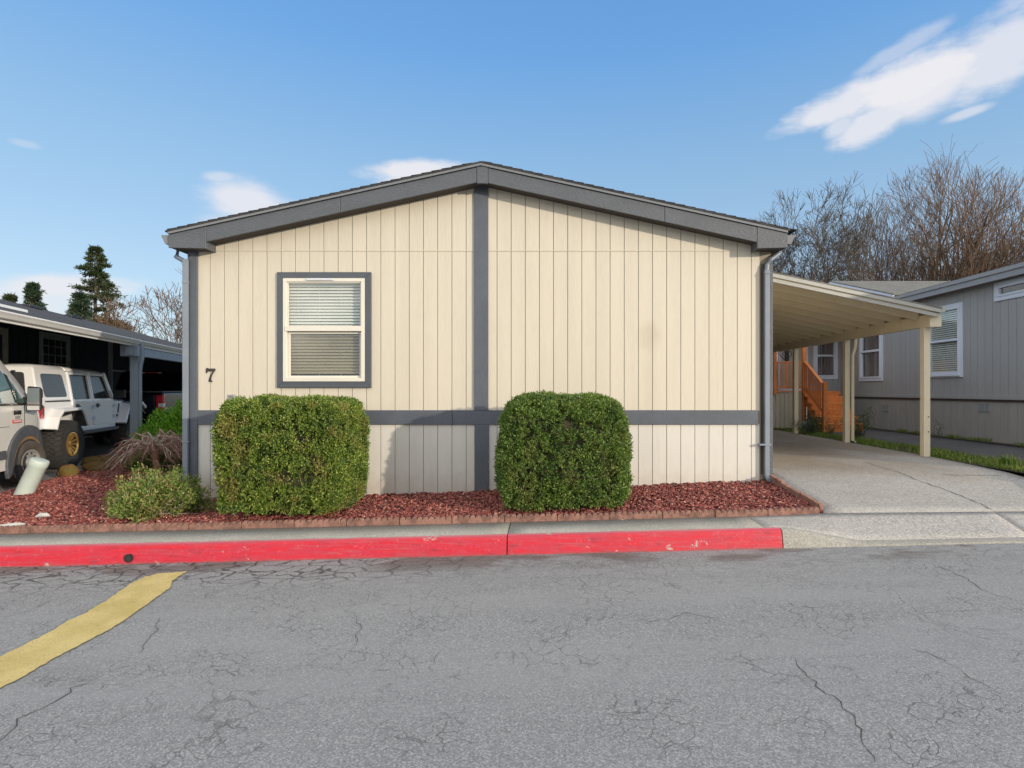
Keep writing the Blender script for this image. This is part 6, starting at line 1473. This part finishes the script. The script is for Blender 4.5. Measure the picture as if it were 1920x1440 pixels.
def bare_tree(name, loc, H, label, seed, stems=1, spread=.5, depth=6, lean=(0, 0), twig_m='twig', up=.12, minr=.008, split=(2, 3), r0=None, lenf=.78, upr=.0, fan=None, len0=None, jit=.16, group=None, dens=1.0, env=None):
    g = random.Random(seed); root = empty(name, loc, 0, label, 'tree', group); big = Segs(); small = Segs()
    r0 = r0 or H * .018
    def grow(p, d, L_, r_, lev):
        n_ = 3 if lev < depth - 2 else 2; q = p; rr = r_
        for k in range(n_):
            d = (d + Vector((g.gauss(0, jit), g.gauss(0, jit), g.gauss(0, jit) + up * .5))).normalized(); q2 = q + d * (L_ / n_); r2 = rr * .88
            if env and lev > 1:
                wob = 1 + .10 * mnoise.noise(q2 * .5 + Vector((seed, 0, 0)))
                if (q2.x ** 2 + q2.y ** 2) / (env[0] * wob) ** 2 + ((q2.z - env[1]) / (env[2] * wob)) ** 2 > 1 and g.random() < .8: return
            (big if rr > .03 else small).add(q, q2, rr, r2)
            if lev >= 1 and k < n_ - 1 and g.random() < .75 * dens and lev < depth:
                side = Vector((g.gauss(0, 1), g.gauss(0, 1), g.gauss(.2, .7))).normalized(); dd = (d * .75 + side * .75).normalized(); grow(q2, dd, L_ * lenf * .72, r2 * .5, lev + 2)
            q = q2; rr = r2
        if lev >= depth: return
        for k in range(g.randint(*split)):
            side = Vector((g.gauss(0, 1), g.gauss(0, 1), g.gauss(.15, .8))).normalized(); dd = (d + side * spread * g.uniform(.6, 1.3)).normalized(); dd.z += up; grow(q, dd.normalized(), L_ * lenf * g.uniform(.8, 1.15), max(minr, rr * g.uniform(.58, .78)), lev + 1)
    L0 = len0 or H * .2
    if fan:
        for i in range(fan):
            a = g.uniform(0, 6.283); t_ = g.uniform(.1, 1) ** .7 * 1.12; d = Vector((math.cos(a) * math.sin(t_), math.sin(a) * math.sin(t_), math.cos(t_)))
            grow(Vector((0, 0, H * .12)) + Vector((g.gauss(0, .3), g.gauss(0, .3), 0)), d, L0 * g.uniform(.85, 1.2), r0 * g.uniform(.45, .8), 1)
        big.add((0, 0, -.5), (0, 0, H * .13), r0 * 1.9, r0 * 1.5)
    else:
        for i in range(stems):
            d = Vector((lean[0] + g.gauss(0, .12) * (stems > 1), lean[1] + g.gauss(0, .12) * (stems > 1), 1)).normalized(); grow(Vector((g.gauss(0, .4) * (stems > 1), 0, -.3)), d, L0, r0, 0)
    V, Fq = big.mesh(6); fast_mesh('trunk', V, Fq, M['bark'], root, smooth=True)
    V, Fq = small.mesh(3); fast_mesh('branches', V, Fq, M[twig_m], root)
    zmax = max(p[2] for p in small.b); print('tree', name, seed, len(small.a), len(big.a), 'zmax', round(zmax, 1), 'H', H)
    root.scale = (H / zmax,) * 3
    return root
EXT = 'leafless trees behind the houses'
bare_tree('bare_tree', (at(1765, 0, 33).x, 33, -.5), 16.2, 'tallest and broadest leafless tree, above the grey roof', 3, fan=26, spread=.42, split=(2, 3), dens=1.25, depth=7, up=.05, len0=3.7, lenf=.78, env=(6.1, 7.6, 8.6), r0=.34, minr=.0105, jit=.10, group=EXT)
bare_tree('bare_tree', (at(1975, 0, 36).x, 36, -.5), 15.6, 'leafless tree cut by the right edge of the picture', 12, fan=13, spread=.42, split=(2, 3), depth=7, up=.05, len0=3.7, lenf=.78, env=(4.2, 7.6, 8.0), r0=.34, minr=.0105, jit=.10, group=EXT)
bare_tree('bare_tree', (at(1490, 0, 30).x, 30, -.5), 13.1, 'thinner ragged leafless tree nearest the cream home roof', 6, stems=5, spread=.55, split=(2, 4), depth=7, up=.08, len0=2.8, lenf=.76, env=(3.1, 7.0, 6.6), r0=.17, minr=.008, jit=.2, twig_m='twig_dark', group=EXT)
bare_tree('bare_tree', (at(1405, 0, 31).x, 31, -.5), 9.8, 'low leafless tree showing just over the right eave', 17, stems=3, spread=.6, depth=6, up=.1, len0=2.6, lenf=.78, r0=.13, minr=.009, jit=.2, twig_m='twig_dark', group=EXT)
bare_tree('bare_tree', (at(1650, 0, 30).x, 30, -.5), 7.6, 'short brushy leafless tree low between the two larger ones', 23, fan=12, spread=.5, depth=6, up=.0, len0=1.8, lenf=.74, r0=.12, minr=.007, jit=.18, group=EXT)
bare_tree('bare_tree', (at(305, 0, 27).x, 27, -.5), 8.0, 'leafless tree with upright twigs left of the cream home corner', 31, stems=4, spread=.6, depth=6, up=.08, len0=1.7, lenf=.78, r0=.13, minr=.010, jit=.17, group='leafless trees behind the navy house')
bare_tree('bare_tree', (at(110, 0, 45).x, 45, -.5), 8.6, 'faint thin leafless tree between the small conifers', 37, stems=2, spread=.5, depth=4, up=.12, len0=2.4, lenf=.8, r0=.10, minr=.010, jit=.15, twig_m='twig_tan', group='leafless trees behind the navy house')

def conifer(name, loc, H, W_, label, seed, leafm, whorls=22, gap=.0, droop=.15, base=.12, ls=.34, irregular=.35, dens=1.0, top=.0):
    g = random.Random(seed); root = empty(name, loc, 0, label, 'tree', 'conifers behind the navy house'); seg = Segs(); seg.add((0, 0, -.5), (0, 0, H * .5), H * .016, H * .011); seg.add((0, 0, H * .5), (0, 0, H), H * .011, .02)
    C = []; Nn = []
    for k in range(whorls):
        t_ = (k + .5) / whorls; z = H * (base + (1 - base) * t_); R_ = W_ * (1 - t_) ** (.72 if top else .95) * (1 + top * t_) + .15 * (1 - t_)
        for j in range(g.randint(3, 6)):
            if g.random() < gap: continue
            a = g.uniform(0, 6.283); L_ = R_ * g.uniform(1 - irregular, 1 + irregular * .4) + .05; pts = []; n_ = 6
            for m_i in range(n_ + 1):
                q = m_i / n_; pts.append(Vector((math.cos(a) * L_ * q, math.sin(a) * L_ * q, z + L_ * (.16 * q - droop * 2 * q * q) + (L_ * .22 * q ** 3))))
            for m_i in range(n_): seg.add(pts[m_i], pts[m_i + 1], .035 * (1 - m_i / 7), .03 * (1 - m_i / 7))
            for m_i in range(2, n_ + 1):
                for _ in range(int(9 * dens)):
                    s_ = L_ * .17; q = Vector((g.gauss(0, s_), g.gauss(0, s_), g.gauss(0, s_ * .22))); C.append(tuple(pts[m_i] + q)); Nn.append(tuple((Vector((math.cos(a), math.sin(a), .25)) + q * .5 / (s_ + .01)).normalized()))
    V, Fq = seg.mesh(5); fast_mesh('trunk', V, Fq, M['bark'], root)
    C = np.array(C); Nn = np.array(Nn); parts = [leaves(C + rng.normal(0, ls * .25, C.shape), Nn, ls, ls * .30) for _ in range(5)]
    V, Fq = merge(parts); fast_mesh('crown', V, Fq, leafm, root); return root
conifer('fir_tree', (at(179, 0, 45).x, 45, -.5), 13.4, 2.3, 'tallest conifer, tall and ragged, behind the navy house', 5, M['conifer_leaf'], 30, .10, .16, .10, .26, .42, dens=.8, top=.35)
conifer('spruce_tree', (at(62, 0, 48).x, 48, -.5), 11.0, 2.0, 'pointed blue-green conifer at the far left above the dark roof', 9, M['spruce_leaf'], 18, .05, .14, .2, .36, .3)
conifer('spruce_tree', (at(18, 0, 50).x, 50, -.5), 10.4, 1.7, 'smallest dark conifer at the left edge of the picture', 13, M['conifer_leaf'], 16, .05, .14, .2, .36, .3)
conifer('spruce_tree', (at(150, 0, 40).x, 40, -.5), 8.8, 1.4, 'greyish conifer just left of the tallest one', 19, M['spruce_leaf'], 18, .05, .1, .2, .30, .3)
def far_tree(name, loc, H, rx, leafm, label, seed, n_=2600, ls=.30, up=.1):
    root = empty(name, loc, 0, label, 'tree', 'russet trees behind the navy house'); g_ = np.random.default_rng(seed); gg = random.Random(seed); sg = Segs(); C = []; 
    sg.add((0, 0, -.5), (0, 0, H * .4), .14, .10)
    for i in range(34):
        a = gg.uniform(0, 6.28); b_ = gg.uniform(.2, 1.4); e_ = Vector((math.cos(a) * math.cos(b_) * rx, math.sin(a) * math.cos(b_) * rx, H * .35 + math.sin(b_) * H * .62)); m_i = e_ * .5 + Vector((0, 0, H * .12)); sg.add((0, 0, H * .35), m_i, .05, .03); sg.add(m_i, e_, .03, .012)
        for k in range(n_ // 34): t_ = gg.random() ** .6; C.append(tuple(m_i.lerp(e_, t_) + Vector((gg.gauss(0, 1), gg.gauss(0, 1), gg.gauss(0, 1))) * rx * .14))
    V, Fq = sg.mesh(4); fast_mesh('trunk', V, Fq, M['bark'], root)
    C = np.array(C); V, Fq = merge([leaves(C + g_.normal(0, .1, C.shape), g_.normal(0, 1, C.shape) + np.array([0, 0, .5]), ls, ls * .35) for _ in range(3)]); fast_mesh('crown', V, Fq, leafm, root)
far_tree('russet_tree', (at(205, 0, 36).x, 36, -.5), 6.9, 1.4, M['brown_leaf'], 'russet-brown tree low at the foot of the tallest conifer', 3)
far_tree('russet_tree', (at(235, 0, 38).x, 38, -.5), 6.5, 1.3, M['brown_leaf'], 'russet tree behind the leafless tree left of the home', 4, 1700)
far_tree('russet_tree', (at(2, 0, 46).x, 46, -.5), 9.3, 1.3, M['brown_leaf'], 'russet tree at the left edge beside the smallest conifer', 7, 1700)
# far brown roof between the navy house and the cream home
fh = empty('far_house', (at(335, 0, 34).x - 1, 34, -.3), 0, 'distant house with a brown shingled roof', 'house')
mat('brown_roof', (.17, .085, .05), .9, var=.25, vs=3)
mb = MB(); cx0 = at(318, 0, 34).x; z1 = at(0, 619, 34).z
mb.prism([(34, z1 - 1.2), (37, z1 + .15), (40, z1 - 1.2)], 'x', cx0, cx0 + 11); mb.build('roof', M['brown_roof'], fh, world=True)
mb = MB(); mb.box(cx0 + .3, cx0 + 10.7, 34.4, 39.6, -.5, z1 - 1.15); mb.build('wall', M['beige_paint'], fh, world=True)
